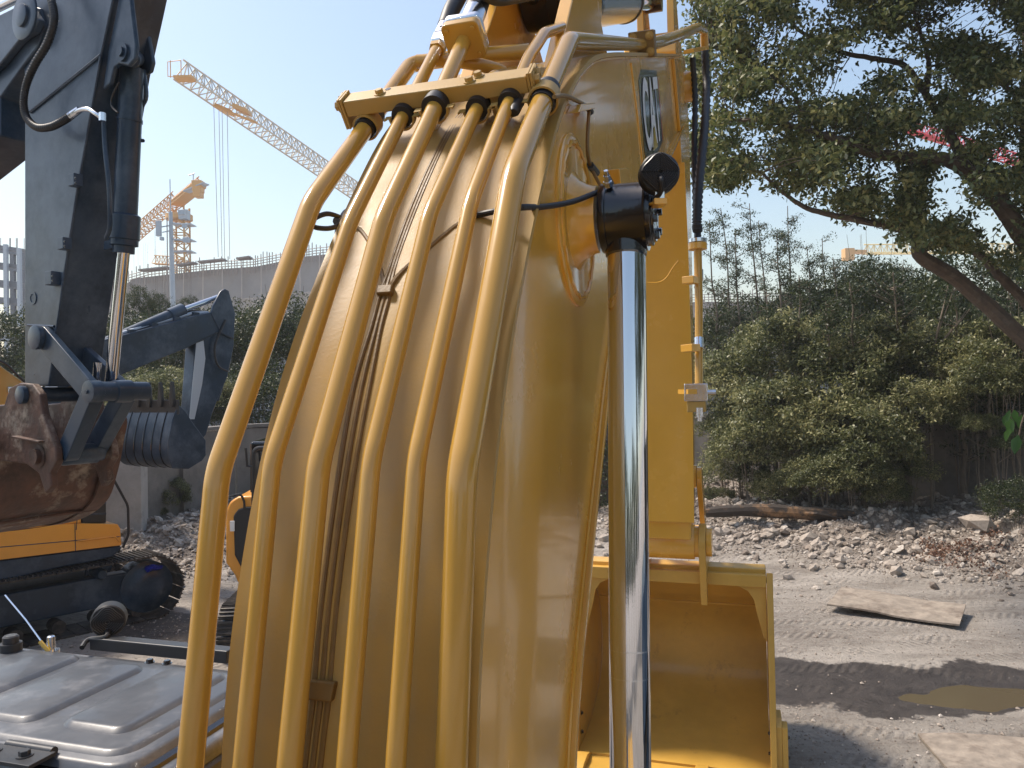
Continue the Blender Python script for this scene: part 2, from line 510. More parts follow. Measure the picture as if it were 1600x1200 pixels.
xs = np.concatenate([[-900, -500, -250, -120, -70, -45, -32, -25, -20, -18], np.arange(-16, 16.01, 0.075), [18, 20, 25, 32, 45, 70, 120, 250, 500, 900]])
ys = np.concatenate([[-900, -400, -150, -60, -30, -15, -8, -4, -2], np.arange(0, 4.5, 0.25), np.arange(4.6, 25, 0.075), [26, 28, 31, 35, 40, 50, 70, 120, 250, 500, 900, 1500]])
X, Y = np.meshgrid(xs, ys)
Z = height(X, Y)
V = np.stack([X, Y, Z], -1).reshape(-1, 3)
ny, nx = X.shape
I = np.arange(nx * ny).reshape(ny, nx)
F = np.stack([I[:-1, :-1], I[:-1, 1:], I[1:, 1:], I[1:, :-1]], -1).reshape(-1, 4)

mg = bpy.data.materials.new('yard_soil'); mg.use_nodes = True
n = mg.node_tree.nodes; l = mg.node_tree.links; b = n['Principled BSDF']
geo = n.new('ShaderNodeNewGeometry')
def noise(scale, det=6, rough=0.6, vec=None):
    t = n.new('ShaderNodeTexNoise'); t.inputs['Scale'].default_value = scale; t.inputs['Detail'].default_value = det; t.inputs['Roughness'].default_value = rough
    l.new(vec or geo.outputs['Position'], t.inputs['Vector']); return t.outputs['Fac']
def mrange(v, a, b_, c=0.0, d=1.0):
    r = n.new('ShaderNodeMapRange'); l.new(v, r.inputs['Value'])
    for k, q in zip(('From Min', 'From Max', 'To Min', 'To Max'), (a, b_, c, d)): r.inputs[k].default_value = q
    return r.outputs[0]
def mixc(f, A, B):
    q = n.new('ShaderNodeMix'); q.data_type = 'RGBA'; l.new(f, q.inputs['Factor'])
    for k, c in ((6, A), (7, B)):
        if isinstance(c, tuple): q.inputs[k].default_value = (*c, 1)
        else: l.new(c, q.inputs[k])
    return q.outputs[2]
def math_(op, a, b_):
    q = n.new('ShaderNodeMath'); q.operation = op
    for k, c in ((0, a), (1, b_)):
        if isinstance(c, (int, float)): q.inputs[k].default_value = c
        else: l.new(c, q.inputs[k])
    return q.outputs[0]
mp = n.new('ShaderNodeMapping'); mp.inputs['Scale'].default_value = (0.35, 1.3, 1.0); mp.inputs['Rotation'].default_value = (0, 0, R(-8))
l.new(geo.outputs['Position'], mp.inputs['Vector'])
c = mixc(mrange(noise(1.1, 8, 0.65, mp.outputs[0]), 0.36, 0.64), (0.27, 0.228, 0.19), (0.60, 0.535, 0.465))
c = mixc(mrange(noise(6.0, 8, 0.7), 0.42, 0.7, 0, 0.65), c, (0.54, 0.485, 0.42))
c = mixc(mrange(noise(11.0, 9, 0.78), 0.54, 0.66, 0, 0.8), c, (0.125, 0.10, 0.08))
c = mixc(mrange(noise(28.0, 6, 0.75), 0.58, 0.68, 0, 0.7), c, (0.60, 0.57, 0.53))
at = n.new('ShaderNodeAttribute'); at.attribute_name = 'rub'
cr = mixc(mrange(noise(9.0, 8, 0.75), 0.38, 0.62), (0.19, 0.15, 0.122), (0.44, 0.38, 0.325))
c = mixc(mrange(at.outputs['Fac'], 0.12, 0.5), c, cr)
aw = n.new('ShaderNodeAttribute'); aw.attribute_name = 'wet'
wv = math_('ADD', aw.outputs['Fac'], math_('MULTIPLY', math_('SUBTRACT', noise(2.6, 9, 0.7), 0.5), 0.55))
wet = mrange(wv, -0.02, 0.035)
cw = mixc(mrange(noise(5.0, 9, 0.75), 0.35, 0.65), (0.055, 0.045, 0.040), (0.125, 0.105, 0.092))
c = mixc(wet, c, cw)
l.new(c, b.inputs['Base Color'])
l.new(mrange(wet, 0, 1, 0.92, 0.42), b.inputs['Roughness'])
def wave(rot, scale, dist):
    m_ = n.new('ShaderNodeMapping'); m_.inputs['Rotation'].default_value = (0, 0, R(rot)); l.new(geo.outputs['Position'], m_.inputs['Vector'])
    w_ = n.new('ShaderNodeTexWave'); w_.inputs['Scale'].default_value = scale; w_.inputs['Distortion'].default_value = dist; w_.inputs['Detail'].default_value = 3
    l.new(m_.outputs[0], w_.inputs['Vector']); return w_.outputs['Fac']
tread = math_('MULTIPLY', math_('MULTIPLY', wave(38, 3.2, 1.2), mrange(wave(98, 0.55, 2.0), 0.55, 0.75)), mrange(noise(0.7, 3), 0.45, 0.6, 0, 0.35))
tread2 = math_('MULTIPLY', math_('MULTIPLY', wave(-30, 3.6, 1.0), mrange(wave(80, 0.45, 2.5), 0.6, 0.8)), mrange(noise(0.5, 3), 0.5, 0.65, 0, 0.3))
tread = math_('ADD', tread, tread2)
c2 = mixc(mrange(tread, 0.05, 0.3, 0, 0.35), c, (0.17, 0.14, 0.115)); l.new(c2, b.inputs['Base Color'])
bp = n.new('ShaderNodeBump'); bp.inputs['Distance'].default_value = 0.1; bp.inputs['Strength'].default_value = 1
l.new(math_('ADD', tread, math_('ADD', noise(5, 12, 0.78), math_('MULTIPLY', noise(30, 6, 0.75), 0.5))), bp.inputs['Height'])
l.new(bp.outputs[0], b.inputs['Normal'])
me = poly_mesh('ground', V, F, mg)
me.polygons.foreach_set('use_smooth', [True] * len(me.polygons))
for nm, val in (('rub', rubble(X, Y) * 2), ('wet', np.where((np.abs(X) < 15) & (Y < 26) & (Y > 0), np.maximum(signed(X, Y, WET), signed(X, Y, WET2)), -5))):
    a = me.attributes.new(nm, 'FLOAT', 'POINT'); a.data.foreach_set('value', val.astype(np.float32).ravel())
g = bpy.data.objects.new('ground', me); COL.objects.link(g); g['kind'] = 'structure'

def gz(x, y):
    return float(height(np.array([x]), np.array([y]))[0])

# puddle of muddy water in the wet hollow
pud = bpy.data.materials.new('muddy_water'); pud.use_nodes = True
pb = pud.node_tree.nodes['Principled BSDF']
pb.inputs['Base Color'].default_value = (0.10, 0.08, 0.05, 1); pb.inputs['Roughness'].default_value = 0.07
P = [G(x, y, -0.082) for x, y in [(1380, 1080), (1450, 1050), (1520, 1046), (1640, 1056), (1760, 1070), (1760, 1106), (1600, 1118), (1500, 1112), (1420, 1100)]]
mb = MB(); mb.prism(P, (0, 0, -0.03)); mb.build('puddle', pud, kind='structure')

# steel plates lying on the ground
def plate(px, z, label):
    q = [G(x, y, zz) for (x, y), zz in zip(px, z)]
    A = []; B = []
    nn = 10
    for i in range(nn + 1):
        t = i / nn
        a = q[0].lerp(q[1], t); b_ = q[3].lerp(q[2], t)
        w = 0.012 * math.sin(t * 7) + 0.01 * rnd.random()
        A.append(a + Vector((rnd.uniform(-.01, .01), rnd.uniform(-.015, .015), w))); B.append(b_ + Vector((rnd.uniform(-.01, .01), rnd.uniform(-.015, .015), w)))
    mb = MB(); mb.strip(A, B, (0, 0, -0.025))
    return mb.build('steel_plate', M_plate, label=label, cat='steel plate')
plate([(1316, 917), (1510, 946), (1498, 977), (1293, 944)], (0.14, 0.13, 0.07, 0.11), 'bent muddy rectangular sheet lying on the packed yard at the foot of the rubble')
plate([(1436, 1147), (1760, 1155), (1800, 1260), (1500, 1225)], (0.035, 0.035, 0.03, 0.035), 'flat grey sheet half out of frame below the wet mud and puddle')

# ------------------------------------------------------------------ concrete walls
WH = 2.4
def wall_seg(a, b, label, m=M_conc, th=0.22, npier=0):
    A = Vector((*a, -0.1)); B = Vector((*b, -0.1))
    d = (B - A).normalized(); nn = Vector((-d.y, d.x, 0))
    r = root('boundary_wall', (A + B) / 2, label, 'wall')
    L = (B - A).length
    k = max(2, int(L / 0.9)); rows = 7
    mb = MB()
    # face made of a slightly uneven grid so it is not a perfect plane
    vs = []; fs = []
    for side in (0, 1):
        for j in range(rows + 1):
            for i in range(k + 1):
                vs.append(A + d * (L * i / k) + nn * ((th / 2) * (1 if side else -1) + rnd.uniform(-.012, .012)) + Vector((0, 0, (WH + 0.1) * j / rows + (rnd.uniform(-.015, .015) if j == rows else 0))))
    n0 = (k + 1) * (rows + 1)
    for side in (0, 1):
        for j in range(rows):
            for i in range(k):
                q = side * n0 + j * (k + 1) + i
                fs.append((q, q + 1, q + k + 2, q + k + 1))
    for i in range(k):
        q = rows * (k + 1) + i
        fs.append((q, q + 1, q + 1 + n0, q + n0))
    for e in (0, k):
        for j in range(rows):
            q = j * (k + 1) + e
            fs.append((q, q + k + 1, q + k + 1 + n0, q + n0))
    mb.add(vs, fs); mb.build('wall_panel', m, r)
    mb = MB(); mb.bar(A + Vector((0, 0, WH + 0.16)), B + Vector((0, 0, WH + 0.16)), th + 0.08, 0.09)
    mb.build('coping', m, r, bevel=0.01)
    for i in range(npier):
        c = A + d * (L * (i + 0.5) / npier)
        mb = MB(); mb.box(c + Vector((0, 0, WH / 2 + 0.05)) - nn * (th / 2 + 0.0) * (1 if nn.y > 0 else -1), d * 0.13, nn * 0.1, (0, 0, WH / 2 + 0.04))
        mb.build('pier', m, r, bevel=0.012)
    return r
wall_seg(WALL[0], (-8.15, 15.39), 'low concrete wall running left from the pale pillar behind the orange digger')
wall_seg((-8.1, 15.55), WALL[2], 'dark weathered concrete wall with creeper on it, right of the pale pillar', npier=1)
wall_seg((-7.15, 19.75), (-3.05, 23.45), 'dark concrete wall corner glimpsed between the yellow pipes and parked diggers')
wall_seg((-2.9, 23.5), (3.4, 23.5), 'shaded concrete wall behind the chrome ram and the leaning tree trunk')
wall_seg((3.55, 23.4), (17, 12.5), 'dark concrete wall half covered by bushes behind the rubble on the right', npier=5)
wall_seg((17.1, 12.4), (30, 10), 'end of the concrete wall out to the far right')
p = G(180, 880)
r = root('concrete_pillar', (p.x, p.y, 0), 'pale square concrete pillar at the wall corner beneath the dark bucket', 'pillar')
mb = MB(); mb.box((p.x + 0.1, p.y + 0.25, WH / 2 + 0.02), Vector((0.34, 0.08, 0)), Vector((-0.06, 0.27, 0)), (0, 0, WH / 2 + 0.06)); mb.build('shaft', M_concl, r, bevel=0.02)
mb = MB(); mb.box((p.x + 0.1, p.y + 0.25, WH + 0.12), Vector((0.39, 0.09, 0)), Vector((-0.07, 0.32, 0)), (0, 0, 0.05)); mb.build('cap', M_concl, r, bevel=0.012)

# ------------------------------------------------------------------ rubble stones
def stones(N, size, name, m, kind=None, region='r', seed=1):
    rg = np.random.default_rng(seed)
    xx = rg.uniform(-10, 16, N * 12); yy = rg.uniform(8, 23, N * 12)
    rb = rubble(xx, yy)
    dd = signed(xx, yy, WALL[1:-1] + [(17, -5), (-8.1, -5)])
    keep = (rg.random(N * 12) < np.clip(rb * 3.2, 0.012, 1)) & (dd > 0.25) & (np.where(yy < 11.5, rg.random(N * 12) < 0.3, True))
    keep &= signed(xx, yy, WET) < -0.1
    idx = np.where(keep)[0][:N]
    return xx[idx], yy[idx], rg
t_ = (1 + 5 ** 0.5) / 2
ICO = np.array([(-1, t_, 0), (1, t_, 0), (-1, -t_, 0), (1, -t_, 0), (0, -1, t_), (0, 1, t_), (0, -1, -t_), (0, 1, -t_), (t_, 0, -1), (t_, 0, 1), (-t_, 0, -1), (-t_, 0, 1)]) / 1.9
ICF = np.array([(0, 11, 5), (0, 5, 1), (0, 1, 7), (0, 7, 10), (0, 10, 11), (1, 5, 9), (5, 11, 4), (11, 10, 2), (10, 7, 6), (7, 1, 8), (3, 9, 4), (3, 4, 2), (3, 2, 6), (3, 6, 8), (3, 8, 9), (4, 9, 5), (2, 4, 11), (6, 2, 10), (8, 6, 7), (9, 8, 1)])
sx, sy, rg = stones(30000, 0.05, 'rubble', M_rock)
N = len(sx)
size = 0.017 * np.exp(rg.normal(0.35, 0.72, N)); size = np.clip(size, 0.009, 0.10)
sz = height(sx, sy)
sc = rg.uniform(0.55, 1.25, (N, 1, 3)) * size[:, None, None]; sc[:, :, 2] *= 0.7
vv = ICO[None] * sc * (1 + rg.uniform(-0.30, 0.30, (N, 12, 1)))
an = rg.uniform(0, 6.28, N); ca, sa = np.cos(an)[:, None], np.sin(an)[:, None]
tl = rg.uniform(-0.6, 0.6, (N, 1))
vx = vv[..., 0] * ca - vv[..., 1] * sa; vy = vv[..., 0] * sa + vv[..., 1] * ca; vz = vv[..., 2] + vx * tl
vv = np.stack([vx + sx[:, None], vy + sy[:, None], vz + (sz + size * 0.25)[:, None]], -1).reshape(-1, 3)
ff = (ICF[None] + (np.arange(N) * 12)[:, None, None]).reshape(-1, 3)
mrk = bpy.data.materials.new('rubble_mixed'); mrk.use_nodes = True
n = mrk.node_tree.nodes; l = mrk.node_tree.links; b = n['Principled BSDF']; geo = n.new('ShaderNodeNewGeometry')
crp = n.new('ShaderNodeValToRGB'); crp.color_ramp.elements[0].color = (0.13, 0.10, 0.08, 1); crp.color_ramp.elements[1].color = (0.58, 0.53, 0.47, 1)
e = crp.color_ramp.elements.new(0.3); e.color = (0.32, 0.265, 0.215, 1); e = crp.color_ramp.elements.new(0.75); e.color = (0.47, 0.41, 0.35, 1)
l.new(geo.outputs['Random Per Island'], crp.inputs[0])
c = mixc(mrange(noise(18, 6, 0.7), 0.45, 0.62, 0, 0.7), crp.outputs[0], (0.26, 0.22, 0.185))
l.new(c, b.inputs['Base Color']); b.inputs['Roughness'].default_value = 0.9
o = bpy.data.objects.new('rubble', poly_mesh('rubble', vv, ff, mrk, flat=True)); COL.objects.link(o)
tag(o, 'loose stones and broken concrete strewn in front of the wall', 'rubble', kind='stuff')
# fine gravel over the whole yard: little octahedra
rg = np.random.default_rng(8)
NG = 60000
gy = 5.5 + 14 * rg.random(NG) ** 1.1; gx = rg.uniform(-0.62, 0.78, NG) * gy
ok = (vnoise(gx * .9, gy * .9, 41, 3) > rg.uniform(.25, .75, NG)) | (rubble(gx, gy) > .05)
ok &= (signed(gx, gy, WET) < 0.02) | (rg.random(NG) < .08)
gx, gy = gx[ok], gy[ok]; NG = len(gx)
OCT = np.array([(1, 0, 0), (0, 1, 0), (-1, 0, 0), (0, -1, 0), (0, 0, .8), (0, 0, -.8)], float)
OCF = np.array([(0, 1, 4), (1, 2, 4), (2, 3, 4), (3, 0, 4), (1, 0, 5), (2, 1, 5), (3, 2, 5), (0, 3, 5)])
gs = np.clip(0.006 * np.exp(rg.normal(0.2, 0.5, NG)) * (1 + 1.3 * (rubble(gx, gy) > .05)), .003, .04)
gv = OCT[None] * gs[:, None, None] * rg.uniform(.5, 1.3, (NG, 6, 1))
an = rg.uniform(0, 6.28, NG); ca, sa = np.cos(an)[:, None], np.sin(an)[:, None]
gv = np.stack([gv[..., 0] * ca - gv[..., 1] * sa + gx[:, None], gv[..., 0] * sa + gv[..., 1] * ca + gy[:, None], gv[..., 2] + (height(gx, gy) + gs * .3)[:, None]], -1).reshape(-1, 3)
gf = (OCF[None] + (np.arange(NG) * 6)[:, None, None]).reshape(-1, 3)
o = bpy.data.objects.new('gravel', poly_mesh('gravel', gv, gf, mrk, flat=True)); COL.objects.link(o)
tag(o, 'fine loose gravel over the packed yard', 'gravel', kind='stuff')
# larger rocks, each its own
ROCK = []
for k in range(5):
    mb = MB()
    mb.ico((0, 0, 0), (1, 1, 1), None, 0.25)
    mb2 = mb
    me = meshdata(mb, 'rock', mrk, 20); me.shade_flat()
    ROCK.append(me)
def rock(x, y, s, label=None, k=None, name='rock', grp='larger rocks lying in the rubble', zz=0.0):
    p = G(x, y, 0.25); z = gz(p.x, p.y); p = G(x, y, z)
    z = gz(p.x, p.y)
    me = ROCK[rnd.randrange(5) if k is None else k]
    q = Matrix.Rotation(rnd.uniform(0, 6), 3, 'Z').to_quaternion() @ Matrix.Rotation(rnd.uniform(-.4, .4), 3, 'X').to_quaternion()
    o = place(me, name, (p.x, p.y, z + s * 0.22 + zz), None, q, (s * rnd.uniform(.7, 1.1), s * rnd.uniform(.6, 1.), s * rnd.uniform(.5, .85)))
    tag(o, label or 'pale angular rock among the rubble below the bushes', 'rock', grp if not label else None)
rock(1525, 812, 0.36, 'largest tan boulder, sitting on the rubble crest beside the right-hand bushes')
rock(1262, 838, 0.24, 'tan pointed rock standing in the rubble below the end of the fallen log')
rock(1400, 903, 0.17, 'flat pinkish rock at the lower edge of the rubble above the metal sheet')
rock(1135, 832, 0.13, 'round white stone nearest the bucket hinge')
for k in range(64):
    rock(rnd.choice([rnd.uniform(1105, 1600), rnd.uniform(1105, 1330)]), rnd.uniform(818, 905), rnd.uniform(0.07, 0.15))
for k in range(10):
    rock(rnd.uniform(915, 950), rnd.uniform(815, 870), rnd.uniform(0.08, 0.17), 'pale rock in the gap between the boom and the chrome ram' if 0 else None)

# sticks and litter
mb = MB()
sx, sy, rg2 = stones(420, 0.05, 'x', M_rock, seed=5)
for x, y in zip(sx, sy):
    z = gz(x, y) + 0.02; a = rnd.uniform(0, 6.28); L = rnd.uniform(0.08, 0.38)
    mb.tube([(x, y, z), (x + math.cos(a) * L * .5, y + math.sin(a) * L * .5, z + rnd.uniform(0, .05)), (x + math.cos(a + .3) * L, y + math.sin(a + .3) * L, z + rnd.uniform(-.02, .06))], rnd.uniform(0.003, 0.009), 4)
o = mb.build('twig_litter', M_barkl, label='dry sticks and splinters scattered over the rubble', cat='twigs', kind='stuff')
# dead red-brown leaves
def cl(points, n_, r_):
    out = []
    for q in points:
        out.append(rng.normal(size=(n_, 3)) * np.array(r_) + np.array(q))
    return np.concatenate(out)
pts = []
for k in range(60):
    x = rnd.uniform(1440, 1572); y = rnd.uniform(828, 878) - (x - 1500) * 0.12
    p = G(x, y, 0.3); z = gz(p.x, p.y); p = G(x, y, z + 0.05); pts.append((p.x, p.y, gz(p.x, p.y) + 0.06))
C = cl(pts, 26, (0.10, 0.10, 0.04))
V, F = leaves(C, 0.05, rng, 0.6)
o = bpy.data.objects.new('dead_leaves', poly_mesh('dead_leaves', V, F, L_dead)); COL.objects.link(o)
tag(o, 'heap of reddish brown dead leaves on the rubble', 'dead leaves', kind='stuff')

# fallen log
p0, p1 = G(1100, 801, 0.60), G(1335, 806, 0.60)
p0.z = max(p0.z, gz(p0.x, p0.y) + 0.10); p1.z = max(p1.z, gz(p1.x, p1.y) + 0.08)
r = root('fallen_log', (p0.x, p0.y, 0.3), 'charred fallen log lying at the foot of the bushes', 'log')
L = [p0.lerp(p1, t) + Vector((0, 0, 0.05 * math.sin(t * 5))) for t in np.linspace(0, 1, 9)]
mb = MB(); mb.tube(L, [0.09, 0.13, 0.12, 0.14, 0.15, 0.13, 0.14, 0.12, 0.08], 9); mb.build('log_trunk', M_wood, r)
mb = MB(); mb.tube([L[5], L[5] + Vector((0.3, -0.3, 0.02)), L[5] + Vector((0.8, -0.35, -0.08))], [0.04, 0.03, 0.015], 6); mb.build('branch_stub', M_wood, r)

# ------------------------------------------------------------------ foliage
def crown_mesh(name, m, ncl, per, L, seed, flat=0.8, spread=0.068, low=-0.35):
    """unit crown: clusters on and in a lumpy ball"""
    rg = np.random.default_rng(seed)
    d = rg.normal(size=(ncl * 3, 3)); d /= np.linalg.norm(d, axis=1)[:, None]
    d = d[d[:, 2] > low][:ncl]
    lump = 0.50 + 0.95 * vnoise(d[:, 0] * 2.6 + 7 + seed, d[:, 1] * 2.6 + d[:, 2] * 2.3 + 5, seed, 3)
    rad = lump * rg.uniform(0.55, 1.0, len(d)) ** 0.45
    C0 = d * rad[:, None]; C0[:, 2] *= flat
    keep = vnoise(C0[:, 0] * 4 + 9, C0[:, 2] * 4 + C0[:, 1] * 3 + 9, seed + 5) > 0.34
    C0 = C0[keep]
    C = (C0[:, None, :] + rg.normal(size=(len(C0), per, 3)) * np.array([spread, spread, spread * 0.6])).reshape(-1, 3)
    V, F = leaves(C, L, rg)
    return poly_mesh(name, V, F, m)
def stem_mesh(n_, seed, m, h=1.0, r=0.011):
    rn = random.Random(seed); mb = MB()
    for k in range(n_):
        a = rn.uniform(0, 6.28); q = rn.uniform(0.2, 0.7)
        mb.tube([(0.05 * math.cos(a), 0.05 * math.sin(a), -1.0 * h), (q * .4 * math.cos(a), q * .4 * math.sin(a), -0.3 * h), (q * math.cos(a), q * math.sin(a), 0.35 * h)], [r, r * .7, r * .3], 5)
    return meshdata(mb, 'stems', m)
BUSH = [crown_mesh('foliage', L_bush, 900, 17, 0.072, 11 + k) for k in range(4)]
DARK = [crown_mesh('foliage', L_dark, 700, 20, 0.056, 31 + k) for k in range(3)]
STEM = [stem_mesh(5, 3 + k, M_barkl) for k in range(2)]
def bush(x, y, Zd, s, label, grp, meshes, k, sz=1.0, name='bush', cat='bush'):
    c = W(x, y, Zd)
    r = root(name, (c.x, c.y, gz(c.x, c.y) if abs(c.x) < 16 and c.y < 25 else 0), label, cat, grp)
    q = Matrix.Rotation(rnd.uniform(0, 6.28), 3, 'Z').to_quaternion()
    place(meshes[k % len(meshes)], 'foliage', c, r, q, (s, s, s * sz))
    h = c.z - r.location.z
    place(STEM[k % 2], 'stems', c, r, q, (s, s, h))['kind'] = 'stuff'
    return r
LB = ['olive bush hard against the stick, topmost of the right-hand bank', 'low olive bush beside the hanging bucket link', 'olive bush crown below the two tallest slim trees', 'large olive bush in the middle of the left half of the bank', 'low bush just above the left end of the fallen log', 'tall olive bush under the far yellow crane', 'broad pale bush in the centre of the bank above the log', 'high olive bush behind the forked sapling', 'pale bush directly left of the straight thin trunk', 'low drooping bush left of the bare patch of wall', 'high bush beneath the leaning tree trunk', 'topmost bush at the right edge under the thick trunk', 'bush directly right of the silver valve block', 'dense bush above the middle of the fallen log', 'lowest small bush past the right end of the fallen log', 'low leafy bush above the left stretch of log', 'low leafy bush filling the foot of the bank centre', 'low bush at the foot of the bank right of centre', 'small bush at the wall foot near the link pin', 'bush filling the space under the lower bough right of the thin trunk', 'bush just left of the broad green sprig above the wall', 'bush over the wall directly above its bare patch', 'dense bush below and right of the silver valve block', 'squat bush between the log end and the thin trunk']
for k, (x, y, Zd, s, sz) in enumerate([(1130, 600, 19.5, 1.3, 1), (1150, 735, 18.6, 0.8, 1), (1215, 560, 19, 1.3, 1), (1225, 660, 17.6, 1.25, 1), (1270, 745, 16.8, 0.85, .9), (1310, 600, 17.8, 1.3, 1), (1345, 690, 16.4, 1.15, 1),
                                       (1390, 560, 18, 1.3, 1), (1420, 640, 16.6, 1.05, .9), (1400, 735, 16.2, 0.65, .8), (1500, 570, 17.5, 1.25, .9), (1590, 560, 16, 1.2, .9), (1160, 660, 19, 1.1, 1), (1290, 680, 17, 1.2, 1), (1350, 760, 16.6, .5, .8),
                                       (1210, 765, 17.6, .6, .9), (1290, 745, 16.2, .7, .9), (1380, 770, 16.0, .5, .9), (1120, 780, 18.6, .45, .8), (1540, 610, 17.8, 1.1, .9), (1560, 600, 15.6, .9, .8), (1490, 615, 18.0, 1.1, .8), (1170, 700, 17.8, .95, 1), (1330, 735, 15.9, .75, .9)]):
    bush(x, y, Zd, s, LB[k], 'bushes banked over the right-hand wall', BUSH, k, sz)
bush(1590, 790, 14.2, 0.62, 'dark green shrub at the right edge beside the tan boulder', None, DARK, 1)
bush(1530, 665, 15.6, 0.42, 'thin yellowish shrub reaching over the bare patch of wall', None, BUSH, 2, 0.7)
bush(1600, 690, 15.0, 0.5, 'small loose shrub against the bare wall at the right edge', None, DARK, 2, 0.9)
LD = ['dark tree mass directly right of the stick pipe', 'dark tree behind the leftmost slim trees', 'dark tree behind the middle slim trees', 'dark tree low under the yellow crane counterweight', 'dark tree left of the forking limb of the big tree', 'dark tree just below the forking limb', 'dark tree between the two lowest limbs at right', 'dark tree at the right edge under the limbs', 'dark tree at far right behind the thick trunk', 'dark tree in the gap left of the chrome ram', 'dark treetop under the level jib of the far yellow crane', 'dark undergrowth just over the wall at the right edge', 'dark undergrowth over the wall left of the green sprig', 'dark undergrowth over the bare patch of wall']
for k, (x, y, Zd, s) in enumerate([(1100, 560, 24, 1.7), (1180, 540, 25, 1.8), (1260, 520, 25, 1.9), (1330, 520, 23, 1.9), (1400, 500, 23, 2.0), (1470, 520, 21, 1.8), (1540, 480, 20, 1.9), (1600, 520, 19, 1.8), (1660, 560, 18, 1.8), (945, 560, 26, 1.7), (1360, 460, 23, 1.3), (1600, 635, 17.5, 1.2), (1540, 640, 18.5, 1.2), (1480, 640, 19.5, 1.2)]):
    bush(x, y, Zd, s, LD[k], 'dark trees behind the right-hand wall', DARK, k, 1.0, 'broadleaf_tree', 'tree')
LG = ['tree crown at the left edge below the steel building frame', 'tree crown out of frame beyond the steel frame', 'tree crown behind the dark stick', 'tree crown behind the chrome ram of the near arm', 'tree crown under the far dark boom', 'tree crown behind the ribbed bucket teeth', 'tree crown right of the far boom knee', 'tree crown left of the leftmost yellow pipe', 'tree crown touching the netted building beside the pipe', 'tree crown peeping between the first two yellow pipes', 'low tree crown right of the far dark stick', 'low tree crown behind the far dark stick', 'low tree crown between far stick and yellow pipe', 'tree crown behind the near arm linkage', 'tree crown behind the yellow machine body at left']
for k, (x, y, Zd, s, sz) in enumerate([(20, 560, 26, 2.0, 1), (-60, 560, 25, 2.4, 1), (120, 570, 27, 2.2, .9), (210, 560, 26, 1.9, .9), (280, 560, 24, 1.9, .9), (240, 640, 22, 1.6, .9), (340, 570, 25, 2.0, .9), (400, 545, 25, 1.9, .9), (455, 530, 26, 1.9, .9), (500, 560, 26, 2.2, 1), (390, 640, 22, 1.6, .8), (310, 640, 21.5, 1.3, .8), (440, 640, 23, 1.8, 1), (170, 560, 27, 1.9, .9), (60, 640, 24, 2.0, 1)]):
    bush(x, y, Zd, s, LG[k], 'trees behind the left-hand wall', DARK, k, sz, 'broadleaf_tree', 'tree')
LU = ['yellow-green bush over the wall behind the far bucket', 'yellow-green bush left of the far bucket teeth', 'yellow-green bush over the wall right of the far bucket']
for k, (x, y, Zd, s) in enumerate([(270, 610, 20.5, 1.0), (200, 620, 19.5, 0.9), (330, 625, 21, 0.9)]):
    bush(x, y, Zd, s, LU[k], 'bushes over the left wall', BUSH, k, .8)
bush(268, 775, 17.2, 0.4, 'small creeper clump growing on the dark wall right of the pale pillar', None, BUSH, 3, 1.3)
bush(248, 800, 16.9, 0.2, 'tiny yellowish weed beside the creeper on the dark wall', None, BUSH, 0, 1.0)
for x, y, s in ((218, 482, .55), (248, 490, .5), (292, 487, .4)):
    bush(x, y, 25.5, s, {218: 'leftmost small pointed treetop against the netted building', 248: 'pointed treetop just left of the telecom mast foot', 292: 'small pointed treetop above the far boom ram'}[x], 'pointed treetops at left', DARK, int(x), 1.5, 'broadleaf_tree', 'tree')

# added unseen trees, right and behind, for dark reflections in chrome and glossy paint
for k in range(15):
    a = R(58 + k * 14.5); d = rnd.uniform(13, 18)
    x, y = math.sin(a) * d, math.cos(a) * d
    s = rnd.uniform(2.0, 3.0) * (1.35 if k < 5 else 1.0)
    r = root('broadleaf_tree', (x, y, 0), 'unseen leafy tree added right of or behind the camera for reflections', 'tree', 'unseen trees added around the yard for reflections')
    q = Matrix.Rotation(rnd.uniform(0, 6.28), 3, 'Z').to_quaternion()
    place(DARK[k % 3], 'foliage', (x, y, 3.2 * (2 if k < 5 else 1)), r, q, (s, s, s * 1.15)); place(STEM[k % 2], 'stems', (x, y, 3.2), r, q, (s, s, 3.2))['kind'] = 'stuff'
# slim airy trees
def slim(x, ytop, Zd, lean, label, seed):
    rn = random.Random(seed); rg = np.random.default_rng(seed)
    top = W(x, ytop, Zd); base = Vector((top.x + lean * top.z, top.y, 0))
    r = root('slim_tree', base, label, 'tree', 'slim airy trees against the sky right of the stick')
    tr = [base.lerp(top, t) + Vector((rn.uniform(-.05, .05), rn.uniform(-.05, .05), 0)) for t in np.linspace(0, 1, 10)]
    mb = MB(); mb.tube(tr, [0.06 * (1 - i / 9.5) + 0.008 for i in range(10)], 6); mb.build('trunk', M_barkl, r)
    mb = MB(); cs = []
    for k in range(46):
        t = rn.uniform(0.28, 0.99); p = tr[int(t * 9)].lerp(tr[min(9, int(t * 9) + 1)], (t * 9) % 1)
        a = rn.uniform(0, 6.28); L = rn.uniform(0.35, 1.0) * (1.35 - t)
        e = p + Vector((math.cos(a) * L, math.sin(a) * L, L * 0.55))
        mb.tube([p, p.lerp(e, .5) + Vector((0, 0, -.04)), e], [0.014, 0.009, 0.004], 4, False)
        for q in range(5):
            c = p.lerp(e, rn.uniform(0.3, 1.1)); cs.append((c.x, c.y, c.z - 0.03))
    mb.build('branches', M_barkl, r, kind='stuff')
    C0 = np.array(cs); C = (C0[:, None, :] + rg.normal(size=(len(C0), 15, 3)) * np.array([0.10, 0.10, 0.05])).reshape(-1, 3)
    V, F = leaves(C, 0.075, rg, 0.36)
    place(poly_mesh('foliage', V - np.array(base), F, L_slim), 'foliage', base, r)
